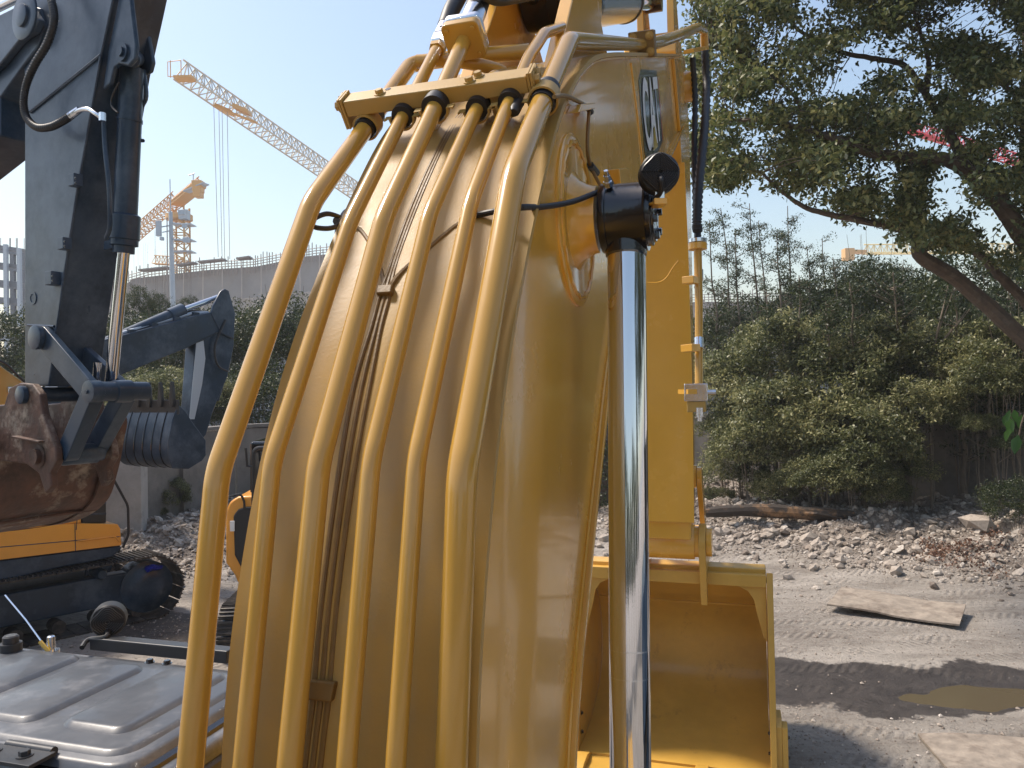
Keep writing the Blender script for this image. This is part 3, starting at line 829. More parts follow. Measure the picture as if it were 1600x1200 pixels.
for k, (x, yt, Zd) in enumerate([(1108, 345, 23), (1128, 325, 24), (1172, 318, 23), (1186, 345, 25), (1228, 322, 24), (1212, 365, 22), (1262, 385, 23), (1302, 402, 22), (1285, 372, 25), (1335, 410, 24), (1148, 360, 22.5)]):
    slim(x, yt, Zd, 0.05, ['slim tree nearest the stick', 'second slim tree from the stick, among the tallest', 'tallest slim tree left of the middle', 'slim tree between the two tallest ones', 'tall slim tree right of the middle', 'short slim tree in front of the tall right-hand one', 'leaning slim tree under the end of the big lowest bough', 'small slim tree beside the yellow crane counterweight', 'sparse slim tree just left of the crane counterweight', 'rightmost slim tree below the crane counterweight', 'short slim tree close behind the two nearest the stick'][k], 50 + k)
LS2 = ['small sapling rising from the hedge near the silver valve block', 'small sapling in front of the hedge above the left half of the log', 'small sapling in front of the hedge above the log end', 'small sapling just left of the forked sapling', 'small sapling just right of the forked sapling', 'small sapling under the leaning trunk at right', 'small sapling behind the leaning trunk at right', 'small sapling above the middle of the hedge']
for k, (x, yt, Zd) in enumerate([(1195, 455, 18.2), (1245, 430, 18), (1330, 440, 17.4), (1395, 425, 17.3), (1490, 450, 17), (1535, 470, 16.6), (1575, 440, 17.5), (1290, 470, 17.2)]):
    slim(x, yt, Zd, 0.04, LS2[k], 90 + k)
# pale multi-stem tree in front of the hedge
for j, (bx, by, tx, ty, Zd, lb) in enumerate([(1455, 620, 1475, 440, 17, 'pale-barked sapling with forked stems in front of the dark hedge'), (1455, 800, 1452, 560, 16.4, 'straight thin trunk rising in front of the bare wall'), (1415, 560, 1370, 430, 17.5, 'pair of pale leaning stems left of the forked sapling')]):
    b0 = W(bx, by, Zd); b0.z = 0
    r = root('sapling', b0, lb, 'tree')
    mb = MB()
    for k in range(1 if j == 1 else 5):
        e = W(tx + rnd.uniform(-45, 45) * (j != 1), ty + rnd.uniform(0, 60), Zd + rnd.uniform(-.3, .3))
        mid = W(bx + rnd.uniform(-4, 4), by - 40, Zd)
        mb.tube(catmull([b0, Vector((b0.x, b0.y, mid.z)) * .4 + mid * .6, e], 5), [0.035 - 0.0026 * q for q in range(11)], 6)
    mb.build('trunk', M_barkl, r)

# ------------------------------------------------------------------ the big tree at the right
TZ = 12.6
r = root('camphor_tree', (9.8, 12.6, 0), 'big old leaning tree with dark bark whose branches fill the top right', 'tree')
bigroot = r
B = [  # (pixel path, start radius, end radius, depth, depth drift)
    ([(1800, 760), (1720, 650), (1640, 570), (1600, 530), (1500, 440), (1440, 402), (1437, 375)], 0.19, 0.10, 0),
    ([(1437, 378), (1400, 356), (1320, 340), (1262, 325), (1222, 300), (1190, 270)], 0.075, 0.02, -.5),
    ([(1440, 372), (1443, 340), (1425, 305), (1405, 270), (1400, 220), (1385, 170)], 0.06, 0.015, .4),
    ([(1430, 366), (1405, 350), (1370, 345), (1345, 330)], 0.035, 0.012, .3),
    ([(1730, 700), (1660, 560), (1600, 470), (1560, 430), (1530, 398), (1480, 380), (1440, 392)], 0.12, 0.05, .5),
    ([(1800, 720), (1700, 520), (1610, 385), (1572, 330), (1540, 288), (1512, 268), (1480, 250), (1425, 246), (1362, 239), (1320, 222), (1262, 204), (1212, 191), (1150, 187), (1110, 200)], 0.20, 0.016, -.6),
    ([(1505, 262), (1488, 215), (1462, 172), (1440, 137), (1412, 102), (1370, 92), (1310, 80), (1262, 56), (1222, 22), (1200, -20)], 0.085, 0.02, .4),
    ([(1447, 142), (1452, 105), (1444, 70), (1432, 30), (1420, -10)], 0.05, 0.02, .2),
    ([(1432, 48), (1405, 30), (1372, 10), (1350, -20)], 0.025, 0.012, .1),
    ([(1262, 204), (1246, 158), (1215, 125), (1182, 98), (1150, 80), (1110, 70)], 0.035, 0.010, -.3),
    ([(1690, 230), (1600, 156), (1552, 124), (1500, 100), (1452, 84), (1400, 60)], 0.06, 0.012, .8),
    ([(1620, 400), (1600, 300), (1598, 200), (1600, 60), (1585, -40)], 0.07, 0.03, .9),
    ([(1320, 222), (1290, 235), (1240, 250), (1180, 250), (1120, 245)], 0.025, 0.008, -.4),
]
PTS = []
for k, (path, r0, r1, dz) in enumerate(B):
    npt = len(path)
    q = [W(x, y, TZ + dz * (i / (npt - 1)) * 2.2 + (0.12 * math.sin(i * 2.1 + k))) for i, (x, y) in enumerate(path)]
    if k in (0, 5, 4):
        q = [Vector((9.8 + (0.1 * k - .2), 12.6, -0.1)) if i == 0 else v for i, v in enumerate(q)]
    if k == 0: q.insert(1, Vector((9.75, 12.6, 1.0)))
    c = catmull(q, 6)
    mb = MB()
    mb.tube([v + Vector((rnd.uniform(-.008, .008), rnd.uniform(-.008, .008), rnd.uniform(-.008, .008))) for v in c], [r0 + (r1 - r0) * (i / (len(c) - 1)) ** 0.8 for i in range(len(c))], 10)
    mb.build('trunk' if k == 0 else 'branch', M_bark, r)
    if k > 0: PTS += [v for v in c if v.z > 4.6]
# crown clusters
holes = [(1318, 132, 34), (1290, 140, 22), (1352, 128, 18), (1445, 205, 24), (1470, 225, 20), (1430, 225, 18), (1548, 38, 34), (1580, 52, 26), (1505, 42, 16), (1480, 115, 18), (1565, 148, 22), (1508, 158, 16), (1500, 300, 34), (1540, 350, 34), (1575, 370, 30), (1395, 308, 20), (1475, 330, 20), (1245, 190, 16), (1205, 250, 12), (1100, 180, 12), (1115, 120, 10), (1360, 60, 8), (1475, 270, 24), (1450, 290, 18), (1520, 205, 16), (1340, 285, 14)]
def lowb(x):
    return np.interp(x, [1050, 1085, 1130, 1180, 1230, 1290, 1340, 1400, 1440, 1480, 1530, 1600, 1700], [40, 275, 292, 280, 300, 330, 345, 345, 385, 385, 395, 415, 430])
rg = np.random.default_rng(99)
CC = []; tw = MB(); ntw = 0
tries = 0
while len(CC) < 2500 and tries < 40000:
    tries += 1
    x = rg.uniform(1062, 1720); y = rg.uniform(-230, 420)
    if y > lowb(x): continue
    if x < 1095 + 18 * math.sin(y * .05) and rg.random() < 0.75: continue
    if any((x - a) ** 2 + (y - b_) ** 2 < (c_ * 1.0) ** 2 for a, b_, c_ in holes): continue
    nz = float(vnoise(x / 34.0, y / 26.0, 77, 2))
    if nz < 0.495 and rg.random() < 0.95: continue
    Zd = TZ + rg.normal() * 1.0
    p = W(x, y, Zd)
    CC.append(p)
    if ntw < 700:
        q = min(PTS, key=lambda v: (v - p).length_squared)
        if (q - p).length < 1.5:
            mid = q.lerp(p, 0.5) + Vector((rnd.uniform(-.12, .12), rnd.uniform(-.12, .12), rnd.uniform(-.05, .12)))
            tw.tube([q, mid, p], [0.011, 0.007, 0.003], 4, False); ntw += 1
tw.build('twigs', M_bark, r, kind='stuff')
C0 = np.array([tuple(v) for v in CC])
C = (C0[:, None, :] + rg.normal(size=(len(C0), 62, 3)) * np.array([0.135, 0.135, 0.07])).reshape(-1, 3)
V, F = leaves(C, 0.093, rg, 0.5)
place(poly_mesh('crown', V - np.array(org(r)), F, L_tree), 'crown', org(r), r)

# leaning trunk seen between the boom and the ram, with ivy
p = W(942, 720, 19.5)
r = root('ivy_tree', (p.x + .1, p.y, 0), 'gnarled brown trunk with ivy seen in the gap between boom and chrome ram', 'tree')
mb = MB()
mb.tube(catmull([(p.x - .1, p.y, 0.1), W(938, 760, 19.5), W(948, 700, 19.5), W(958, 640, 19.5), W(975, 560, 19.5)], 5), [0.42 - 0.014 * i for i in range(21)], 12)
mb.build('trunk', M_bark, r)
mb = MB(); mb.tube(catmull([W(930, 720, 19.0), W(936, 670, 19.0), W(942, 655, 19.0), W(955, 650, 19)], 5), 0.05, 7); mb.build('branch', M_bark, r)
cs = [tuple(W(rnd.uniform(925, 960), rnd.uniform(600, 800), rnd.uniform(18.6, 19.3))) for _ in range(60)]
V, F = leaves(cl(cs, 22, (.12, .12, .12)), 0.075, rng, 0.6)
place(poly_mesh('ivy', V - np.array(org(r)), F, L_dark), 'ivy', org(r), r)

# sprig of broad leaves close by at the right edge, and a dry curled one above it
b0 = W(1660, 560, 7.5)
r = root('leafy_branch', b0, 'drooping sprig with broad bright green leaves at the right edge', 'branch')
path = catmull([b0 + Vector((.6, 0, .4)), b0, W(1605, 640, 7.4), W(1590, 690, 7.4)], 5)
mb = MB(); mb.tube(path, 0.008, 6); mb.build('stem', M_bark, r)
for k in range(13):
    a = W(rnd.uniform(1570, 1625), rnd.uniform(635, 680), 7.4 + rnd.uniform(-.15, .15)); L = rnd.uniform(.12, .2)
    d = Vector((rnd.uniform(-.5, .3), rnd.uniform(-.3, .3), -1)).normalized(); s = d.cross(Vector((rnd.uniform(-.5, .5), -1, .2))).normalized()
    nn = s.cross(d)
    vs = [a, a + d * L * .35 + s * L * .25 - nn * .01, a + d * L * .7 + s * L * .18 - nn * .012, a + d * L, a + d * L * .7 - s * L * .18 - nn * .012, a + d * L * .35 - s * L * .25 - nn * .01, a + d * L * .4, a + d * L * .7]
    MB().add(vs, [(0, 1, 6), (1, 2, 7, 6), (2, 3, 7), (3, 4, 7), (4, 5, 6, 7), (5, 0, 6)]).build('leaf', L_big, r, sharp=80)

# ------------------------------------------------------------------ far buildings
def netted(xa, xb, top, base, Zd, label, cols, rods=True, rowsplit=(0.0, 0.42, 1.0)):
    c = W((xa + xb) / 2, 700, Zd); r = root('netted_building', (c.x, c.y, 0), label, 'building')
    def tp(x): return float(np.interp(x, [q[0] for q in top], [q[1] for q in top]))
    xsn = np.linspace(xa, xb, cols + 1)
    mb = MB()
    P0 = W(xa, tp(xa) + 16, Zd + 2); P1 = W(xb, tp(xb) + 16, Zd + 2)
    for a, b_ in ((P0, P1),):
        mb.prism([Vector((a.x, a.y, 0)), Vector((b_.x, b_.y, 0)), b_, a], (0, 14, 0))
    mb.build('concrete_core', M_bldg, r)
    for i in range(cols):
        for j in range(len(rowsplit) - 1):
            x0, x1 = xsn[i] + 0.25, xsn[i + 1] - 0.25
            N = 7; vs = []
            for v in range(N):
                for u in range(N):
                    x = x0 + (x1 - x0) * u / (N - 1)
                    t = rowsplit[j] + (rowsplit[j + 1] - rowsplit[j]) * v / (N - 1)
                    y = tp(x) + 4 + (base - tp(x)) * t + (0.3 if v == 0 else 0)
                    vs.append(W(x, y, Zd + 0.10 * math.sin(u * 1.3 + v * .8 + i * 2 + j) * (0 < v < N - 1) + rnd.uniform(-.04, .04) + 0.1 * math.sin(math.pi * u / (N - 1))))
            fs = [(v * N + u, v * N + u + 1, (v + 1) * N + u + 1, (v + 1) * N + u) for v in range(N - 1) for u in range(N - 1)]
            MB().add(vs, fs).build('net_panel', M_net if (j == 0 or (i + j) % 3) and j < 2 else M_net2, r, sharp=60)
    mb = MB()
    x = xa
    while x < xb:
        y = tp(x); hgt = rnd.uniform(4, 17)
        mb.tube([W(x, y + 14, Zd - .3), W(x - hgt * .02, y - hgt, Zd - .3)], 0.05, 4)
        x += rnd.uniform(3, 7)
    for k in range(3):
        q = [W(x, tp(x) + 1 - 4 * k, Zd - .4) for x in np.linspace(xa, xb, 14)]
        mb.tube(q, 0.04, 4)
    if rods: mb.build('scaffold_poles', M_scaf, r)['kind'] = 'stuff'
    mb = MB()
    for xq in xsn[1:-1]:
        mb.tube([W(xq, tp(xq) + 2, Zd - 0.6), W(xq, base, Zd - 0.6)], 0.05, 4)
    q = [W(x, tp(x) + 4 + (base - tp(x)) * rowsplit[1], Zd - .6) for x in np.linspace(xa, xb, 14)]
    mb.tube(q, 0.05, 4)
    mb.build('tie_rails', M_net2, r, kind='stuff')
    return r
rb = netted(135, 560, [(135, 446), (160, 440), (205, 437), (206, 431), (330, 417), (400, 412), (480, 396), (560, 388)], 530, 80, 'long building wrapped in grey scaffold netting with rods on top', 14)
for a, b_, y0, y1 in ((220, 265, 423, 418), (278, 306, 415, 411), (312, 352, 410, 406), (372, 392, 405, 402)):
    mb = MB(); mb.bar(W(a, y0, 79), W(b_, y1, 79), 1.2, 0.14); mb.build('work_platform', M_scaf, rb)
netted(1060, 1450, [(1060, 468), (1450, 462)], 560, 85, 'pale netted building glimpsed through the slim trees', 10, True)
netted(1440, 1700, [(1440, 470), (1700, 476)], 560, 90, 'pale netted building behind the big tree trunk', 6, False)

# steel frame at the far left
c = W(10, 700, 62); r = root('building_frame', (c.x, c.y, 0), 'unfinished steel and concrete building frame at the left edge', 'building')
for x in (-70, -45, -20, 9, 30):
    dz = 0 if x in (9, 30) else 3
    mb = MB(); a = W(x, 382 if x < 30 else 388, 60 + dz); mb.bar((a.x, a.y, 0), a, 0.27, 0.27, (0, 1, 0)); mb.build('column', M_steelg, r)
for y in (392, 418, 446, 472, 498, 530):
    mb = MB(); mb.bar(W(-80, y - 18 + (y - 390) * 0.1, 60.5), W(37, y, 60.5), 0.4, 0.45 if y > 440 else 0.3); mb.build('floor_beam', M_bldg, r)
    mb = MB(); mb.bar(W(-80, y - 10, 66), W(37, y + 4, 66), 0.4, 0.4); mb.build('floor_beam', M_bldg, r)
for x in (-30, -8, 20, 36):
    mb = MB(); a = W(x, 395, 66); mb.bar((a.x, a.y, 0), a, 0.35, 0.35, (0, 1, 0)); mb.build('column', M_bldg, r)
mb = MB()
for k in range(26):
    x = rnd.uniform(-70, 38); mb.tube([W(x, 520, 64), W(x, 485, 64)], 0.05, 4)
    x = rnd.uniform(-70, 38); mb.tube([W(x, 372, 61), W(x, 392, 61)], 0.03, 4)
mb.build('props', M_scaf, r, kind='stuff')

# ------------------------------------------------------------------ mast with antennas
r = root('antenna_mast', Vector((W(267, 600, 42).x, W(267, 600, 42).y, 0)), 'slim grey telecom mast with antennas in front of the orange crane', 'mast')
a = W(266.5, 331, 42); a0 = Vector((a.x + .15, a.y, 0))
mb = MB(); mb.tube([a0, a0.lerp(a, .75), a], [0.2, 0.13, 0.10], 12); mb.build('pole', M_steelg, r)
mb = MB(); mb.tube([a, W(265.5, 280, 42)], 0.025, 6); mb.build('lightning_rod', M_steelg, r)
for y, dx in ((348, 24), (373, 20), (352, -18), (360, -14)):
    mb = MB(); mb.bar(W(268, y, 42), W(268 + dx, y + 3, 41.6), 0.06, 0.06); mb.build('arm', M_steelg, r)
for x, y, w, h_ in ((248, 357, 0.13, .42), (288, 353, 0.10, .12), (291, 375, 0.16, .14), (253, 373, .09, .09), (284, 332, .18, .14)):
    mb = MB(); mb.box(W(x, y, 41.5), (w, 0, 0), (0, .1, 0), (0, 0, h_)); mb.build('antenna', M_steelg, r, bevel=.02)
mb = MB(); mb.tube([W(261, 340, 41.8), W(263, 540, 41.8)], 0.03, 5); mb.build('cable', M_scaf, r)

# ------------------------------------------------------------------ cranes
def truss(mb, a, b_, w, h, n_, r_, up=Vector((0, 0, 1)), w2=None, h2=None):
    a, b_ = Vector(a), Vector(b_); d = (b_ - a).normalized(); x = d.cross(up).normalized(); y = x.cross(d).normalized()
    w2 = w if w2 is None else w2; h2 = h if h2 is None else h2
    def sec(t):
        c = a.lerp(b_, t); ww = w + (w2 - w) * t; hh = h + (h2 - h) * t
        return [c + x * ww / 2, c - x * ww / 2, c + y * hh]
    S = [sec(i / n_) for i in range(n_ + 1)]
    for k in range(3): mb.tube([s_[k] for s_ in (S[0], S[-1])], r_ * 1.5, 4)
    for i in range(n_):
        A, Bn = S[i], S[i + 1]; Mid = [(A[k] + Bn[k]) / 2 for k in range(3)]
        mb.tube([A[0], Mid[2]], r_, 3, False); mb.tube([Mid[2], Bn[0]], r_, 3, False)
        mb.tube([A[1], Mid[2]], r_, 3, False); mb.tube([Mid[2], Bn[1]], r_, 3, False)
        mb.tube([A[0], A[1]], r_, 3, False); mb.tube([A[0], Bn[1]], r_ * .8, 3, False)
def mast4(mb, a, b_, w, n_, r_):
    a, b_ = Vector(a), Vector(b_)
    cs = [Vector((i * w / 2, j * w / 2, 0)) for i, j in ((-1, -1), (1, -1), (1, 1), (-1, 1))]
    for c in cs: mb.tube([a + c, b_ + c], r_ * 1.6, 4)
    for i in range(n_):
        p0 = a.lerp(b_, i / n_); p1 = a.lerp(b_, (i + 1) / n_)
        for k in range(4):
            c0, c1 = cs[k], cs[(k + 1) % 4]
            mb.tube([p0 + c0, p1 + c1] if i % 2 else [p0 + c1, p1 + c0], r_, 3, False); mb.tube([p0 + c0, p0 + c1], r_, 3, False)
# pale crane, long jib
ja, jb = W(283, 121, 58), W(660, 378, 92)
base = Vector((jb.x, jb.y, 0))
r = root('tower_crane', base, 'pale tower crane whose long lattice jib slants down across the sky', 'crane')
mb = MB(); truss(mb, ja, jb, 1.5, 1.45, 46, 0.06, h2=1.7); mb.build('jib', M_cranep, r)
mb = MB(); mast4(mb, base, jb + Vector((0, 0, 3)), 1.8, 22, 0.07); mb.build('tower', M_cranep, r)
mb = MB()
for q in (0, 1):
    mb.tube([ja + Vector((q * .8 - .8, 0, 0)), ja + Vector((q * .8 - .8, 0, 1.3))], .04, 4)
mb.tube([ja, ja + Vector((-1.0, 0, .1)), ja + Vector((-1.0, 0, 1.2)), ja + Vector((0, 0, 1.3))], .04, 4)
mb.box(ja + Vector((.3, 0, -.1)), (.7, 0, 0), (0, .5, 0), (0, 0, .08))
mb.build('jib_end_platform', M_craneo, r)
tt = ja.lerp(jb, 0.11)
mb = MB()
for k in (-.5, .9): mb.box(tt + Vector((k + .6, .6, -.25)), (.55, .2, -.2), (0, .5, 0), (0, 0, .16))
mb.bar(tt + Vector((-.6, 0, -.1)), tt + Vector((2.6, 1, -1.2)), .3, .12)
mb.build('trolley', M_craneo, r)
for (x0, y0, x1, y1) in ((334, 165, 341, 402), (342, 170, 347, 404), (347, 172, 351, 405), (355, 175, 359, 405)):
    mb = MB(); mb.tube([W(x0, y0, 61), W(x1, y1, 61)], 0.022, 4); mb.build('hoist_cable', M_scaf, r)
# orange crane
p0, p1, p2 = W(206, 378, 95), W(275, 318, 90), W(312, 288, 86)
tw_ = W(281, 330, 90); base = Vector((tw_.x, tw_.y, 0))
r = root('tower_crane', base, 'orange tower crane with box counterweight standing behind the antenna mast', 'crane')
mb = MB(); truss(mb, p1, p0 + (p0 - p1) * 1.0, 1.3, 1.6, 26, 0.055); mb.build('jib', M_craneo, r)
mb = MB(); truss(mb, p1, p2, 1.6, 0.9, 7, 0.06)
mb.bar(p1 + Vector((0, 0, -.1)), p2 + Vector((0, 0, -.1)), 1.5, .45); mb.build('counter_jib', M_craneo, r)
mb = MB(); mb.bar(W(291, 300, 86), W(322, 287, 85), 1.0, .10); mb.build('walkway', M_steelg, r)
mb = MB(); mast4(mb, base, tw_ + Vector((0, 0, .5)), 1.6, 24, 0.07); mb.build('tower', M_craneo, r)
for k in range(3):
    mb = MB(); mb.box(W(310, 288 + k * 8, 85.5), (.55 - .08 * k, 0, 0), (0, .6, 0), (0, 0, .33)); mb.build('counterweight', M_craneo, r, bevel=.04)
mb = MB(); mb.box(W(288, 336, 89), (.5, 0, 0), (0, .5, 0), (0, 0, .55)); mb.build('cab', M_steelg, r, bevel=.06)
mb = MB(); mb.cyl(W(280, 340, 90) - Vector((0, 0, .3)), W(280, 340, 90) + Vector((0, 0, .3)), 1.5, n=16); mb.build('slewing_ring', M_craneo, r)
for y in (352, 376, 394):
    mb = MB(); mb.box(W(288, y, 89.5), (1.1, 0, 0), (0, .8, 0), (0, 0, .06)); mb.build('platform', M_steelg, r)
mb = MB(); mb.tube([W(302, 284, 86), W(302, 272, 86)], .06, 4); mb.tube([W(295, 274, 86), W(304, 271, 86)], .08, 4); mb.build('lamp_bracket', M_steelg, r)
mb = MB(); mb.tube([W(242, 360, 93), W(243, 412, 93)], .02, 4); mb.build('hoist_cable', M_scaf, r)
mb = MB(); truss(mb, W(240, 412, 92), W(285, 415, 92), 1, 1.0, 8, .04); mb.build('service_gantry', M_craneo, r)
# red crane
a, b_ = W(1412, 203, 75), W(1600, 262, 75)
r = root('tower_crane', Vector((W(1640, 300, 75).x, 75, 0)), 'bright red crane jib seen through gaps in the big tree', 'crane')
mb = MB(); truss(mb, a, W(1650, 275, 75), .9, 1.0, 22, .06); mb.bar(a, W(1478, 222, 75), .5, .45); mb.build('jib', M_craner, r)
mb = MB(); t0 = W(1640, 278, 75); mast4(mb, (t0.x, t0.y, 0), t0, 1.8, 16, .08); mb.build('tower', M_craner, r)
# far yellow crane
a, b_ = W(1322, 394, 130), W(1700, 394, 130)
r = root('tower_crane', Vector((W(1640, 400, 130).x, 130, 0)), 'distant pale yellow crane with level jib low behind the big tree', 'crane')
mb = MB(); truss(mb, W(1350, 396, 130), b_, 1.4, 1.5, 34, .08); mb.build('jib', M_craney, r)
mb = MB(); mb.box(W(1325, 398, 130), (.8, 0, 0), (0, .8, 0), (0, 0, 1.0)); mb.build('counterweight', M_craneo, r, bevel=.05)
mb = MB(); mb.bar(W(1325, 393, 130), W(1352, 394, 130), 1.4, .5); mb.build('counter_jib', M_craneo, r)
mb = MB(); t0 = W(1650, 394, 130); mast4(mb, (t0.x, t0.y, 0), t0, 1.8, 16, .09); mb.build('tower', M_craney, r)
# ================================================================== the yellow excavator we stand on
E = Frame(17, cam_pos)
wR, wL, wc = -0.437, -0.897, -0.677
Cv, Fv, Up = E.C, E.F, Vector((0, 0, 1))
X1 = root('excavator', E.p(0.3, wc, -H), 'yellow excavator filling the middle, boom with parallel pipes, chrome rams and wide empty bucket', 'excavator')

top_px = [(739, 1200), (755, 880), (783, 608), (820, 396), (862, 215), (887, 147), (910, 110), (940, 91), (1000, 88), (1061, 88)]
bot_px = [(885, 1200), (896, 1040), (911, 890), (930, 715), (950, 545)]
tu = [E.uh(x, y, wR) for x, y in top_px]
bu = [E.uh(x, y, wR) for x, y in bot_px] + [(3.0, 0.60), E.uh(1015, 285, wR), E.uh(1044, 240, wR), E.uh(1066, 194, wR)]
def ext(P, d, k=3):
    a, b_ = P[0], P[1]
    return [(a[0] + (a[0] - b_[0]) * q, a[1] + (a[1] - b_[1]) * q) for q in (9, 5, 2)][:k] + P
tu = [(tu[0][0] - 0.06, tu[0][1] - 1.3), (tu[0][0] - 0.04, tu[0][1] - 0.6)] + tu
bu = [(bu[0][0] - 0.30, bu[0][1] - 1.1), (bu[0][0] - 0.12, bu[0][1] - 0.5)] + bu
def smooth2(P, n=5):
    return [(q.x, q.y) for q in catmull(P, n)]
TP = smooth2(tu, 8); BP = smooth2(bu)
def P3(uh, w): return E.p(uh[0], w, uh[1])
def offset(P, d):
    out = []
    for i in range(len(P)):
        a = P[max(0, i - 1)]; b_ = P[min(len(P) - 1, i + 1)]
        dx, dy = b_[0] - a[0], b_[1] - a[1]; L = math.hypot(dx, dy)
        out.append((P[i][0] - dy / L * d, P[i][1] + dx / L * d))
    return out
poly = TP + BP[::-1]
mb = MB(); mb.prism([P3(q, wR) for q in poly], Cv * (wL - wR))
boom = mb.build('boom', M_yel, X1, sharp=30)
# top plate (stands proud of the box) and bottom plate
t1 = offset(TP, 0.014)
mb = MB(); mb.strip([P3(q, wR + 0.010) for q in TP], [P3(q, wL - 0.010) for q in TP], [E.p(*(b_[0] - a[0], 0, b_[1] - a[1])) - E.o for a, b_ in zip(TP, t1)])
mb.build('top_plate', M_ytop, boom, sharp=30)
b1 = offset(BP, -0.022)
mb = MB(); mb.strip([P3(q, wR + 0.022) for q in BP], [P3(q, wL - 0.022) for q in BP], [E.p(*(b_[0] - a[0], 0, b_[1] - a[1])) - E.o for a, b_ in zip(BP, b1)])
mb.build('bottom_plate', M_yel, boom, sharp=30, bevel=0.004)
# weld beads along the corners
for prof, nm in ((TP, 1), (BP, 2)):
    mb = MB(); q = offset(prof, -0.004 if nm == 1 else 0.006)
    mb.tube([P3(a, wR + 0.003) for a in q], 0.006, 6); mb.build('weld_bead', M_yel, boom)
# seams of the side plate
for a, b_ in (((985, 99), (1004, 262)), ((868, 152 + 60), (812, 700))):
    if a[0] == 985:
        mb = MB(); mb.tube([E.px(*a, wR), E.px(994, 170, wR), E.px(*b_, wR)], 0.006, 6); mb.build('weld_bead', M_yel, boom)
# end post of the side plate
mb = MB(); mb.prism([E.px(x, y, wR) for x, y in ((1049, 92), (1062, 88), (1068, 192), (1059, 205))], Cv * 0.02); mb.build('end_plate', M_yel, boom, bevel=0.004)
def profile_dist(u, h, P):
    best = 9; sg = 1
    for a, b_ in zip(P[:-1], P[1:]):
        dx, dy = b_[0] - a[0], b_[1] - a[1]; L2 = dx * dx + dy * dy
        t = max(0, min(1, ((u - a[0]) * dx + (h - a[1]) * dy) / L2))
        ex, ey = u - a[0] - t * dx, h - a[1] - t * dy
        d = math.hypot(ex, ey)
        if d < best: best = d; sg = 1 if (-dy * ex + dx * ey) > 0 else -1
    return best * sg
def onface(x, y, off):
    lo = None; prev = None; res = None
    for i in range(80):
        w = -0.40 - i * 0.0075
        u, h = E.uh(x, y, w)
        d = profile_dist(u, h, TP) - off
        if prev is not None and (d > 0) != (prev[1] > 0):
            f = prev[1] / (prev[1] - d); w0 = prev[0] + (w - prev[0]) * f
            return E.px(x, y, w0)
        prev = (w, d)
    return None
# logo plate on the boom side
TL, BL = Vector(E.uh(998, 119, wR)), Vector(E.uh(1009, 243, wR))
upv = (TL - BL); lh = upv.length; upn = upv.normalized(); rt = Vector((0.93, 0.37)); lw = 0.78
def LG(a, b_, off=0.002):
    q = BL + rt * (a * lw) + upn * (b_ * lh); return E.p(q.x, wR + off, q.y)
mb = MB(); mb.prism([LG(-.06, .1), LG(-.02, -.05), LG(.3, -.12), LG(.75, -.1), LG(1.08, -.02), LG(1.06, 1.06), LG(.1, 1.08), LG(-.05, .95)], Cv * -0.001); mb.build('logo_plate', M_logoback, boom)
tcu = bpy.data.curves.new('letters', 'FONT'); tcu.body = 'CAT'; tcu.size = 1.0; tcu.offset = 0.022
to = bpy.data.objects.new('letters', tcu); COL.objects.link(to)
bpy.context.view_layer.update()
dg = bpy.context.evaluated_depsgraph_get()
tme = bpy.data.meshes.new_from_object(to.evaluated_get(dg))
xsv = [v.co.x for v in tme.vertices]; ysv = [v.co.y for v in tme.vertices]
bpy.data.objects.remove(to)
for v in tme.vertices:
    a = (v.co.x - min(xsv)) / (max(xsv) - min(xsv)); b_ = (v.co.y - min(ysv)) / (max(ysv) - min(ysv))
    v.co = LG(0.02 + a * 0.96, 0.02 + b_ * 0.96, 0.006) - org(X1)
tme.materials.clear(); tme.materials.append(M_white)
lo = bpy.data.objects.new('lettering', tme); COL.objects.link(lo); lo.parent = boom; ORG[lo.name] = org(X1)
MB().add([LG(.36, -.02, .0075), LG(.66, -.02, .0075), LG(.51, .33, .0075)], [(0, 1, 2)]).build('logo_triangle', M_logoyel, boom)
mb = MB(); mb.prism([LG(1.09, .0), LG(1.13, .0), LG(1.12, .95), LG(1.08, .95)], Cv * -0.001); mb.build('logo_stripe', M_logored, boom)

# trunnion casting with ring weld
T0 = Vector(E.uh(899, 346, wR)); tc_ = E.p(T0.x, wR, T0.y)
mb = MB(); mb.lathe(tc_, Cv, [(-0.01, 0.232), (0.006, 0.230), (0.009, 0.224), (0.009, 0.20), (0.005, 0.190)], 48); mb.build('ring_plate', M_yel, boom, sharp=45)
mb = MB()
ring = [tc_ + Cv * 0.009 + (Fv * math.cos(a) + Up * math.sin(a)) * (0.205 + 0.004 * math.sin(a * 23)) for a in np.linspace(0, 2 * math.pi, 60)]
mb.tube(ring, 0.0065, 6); mb.build('weld_ring', M_yel, boom)
mb = MB(); mb.lathe(tc_, Cv, [(0.0, 0.140), (0.010, 0.122), (0.022, 0.106), (0.040, 0.095), (0.055, 0.090), (0.066, 0.0885)], 40); mb.build('trunnion', M_yel, boom, sharp=45)

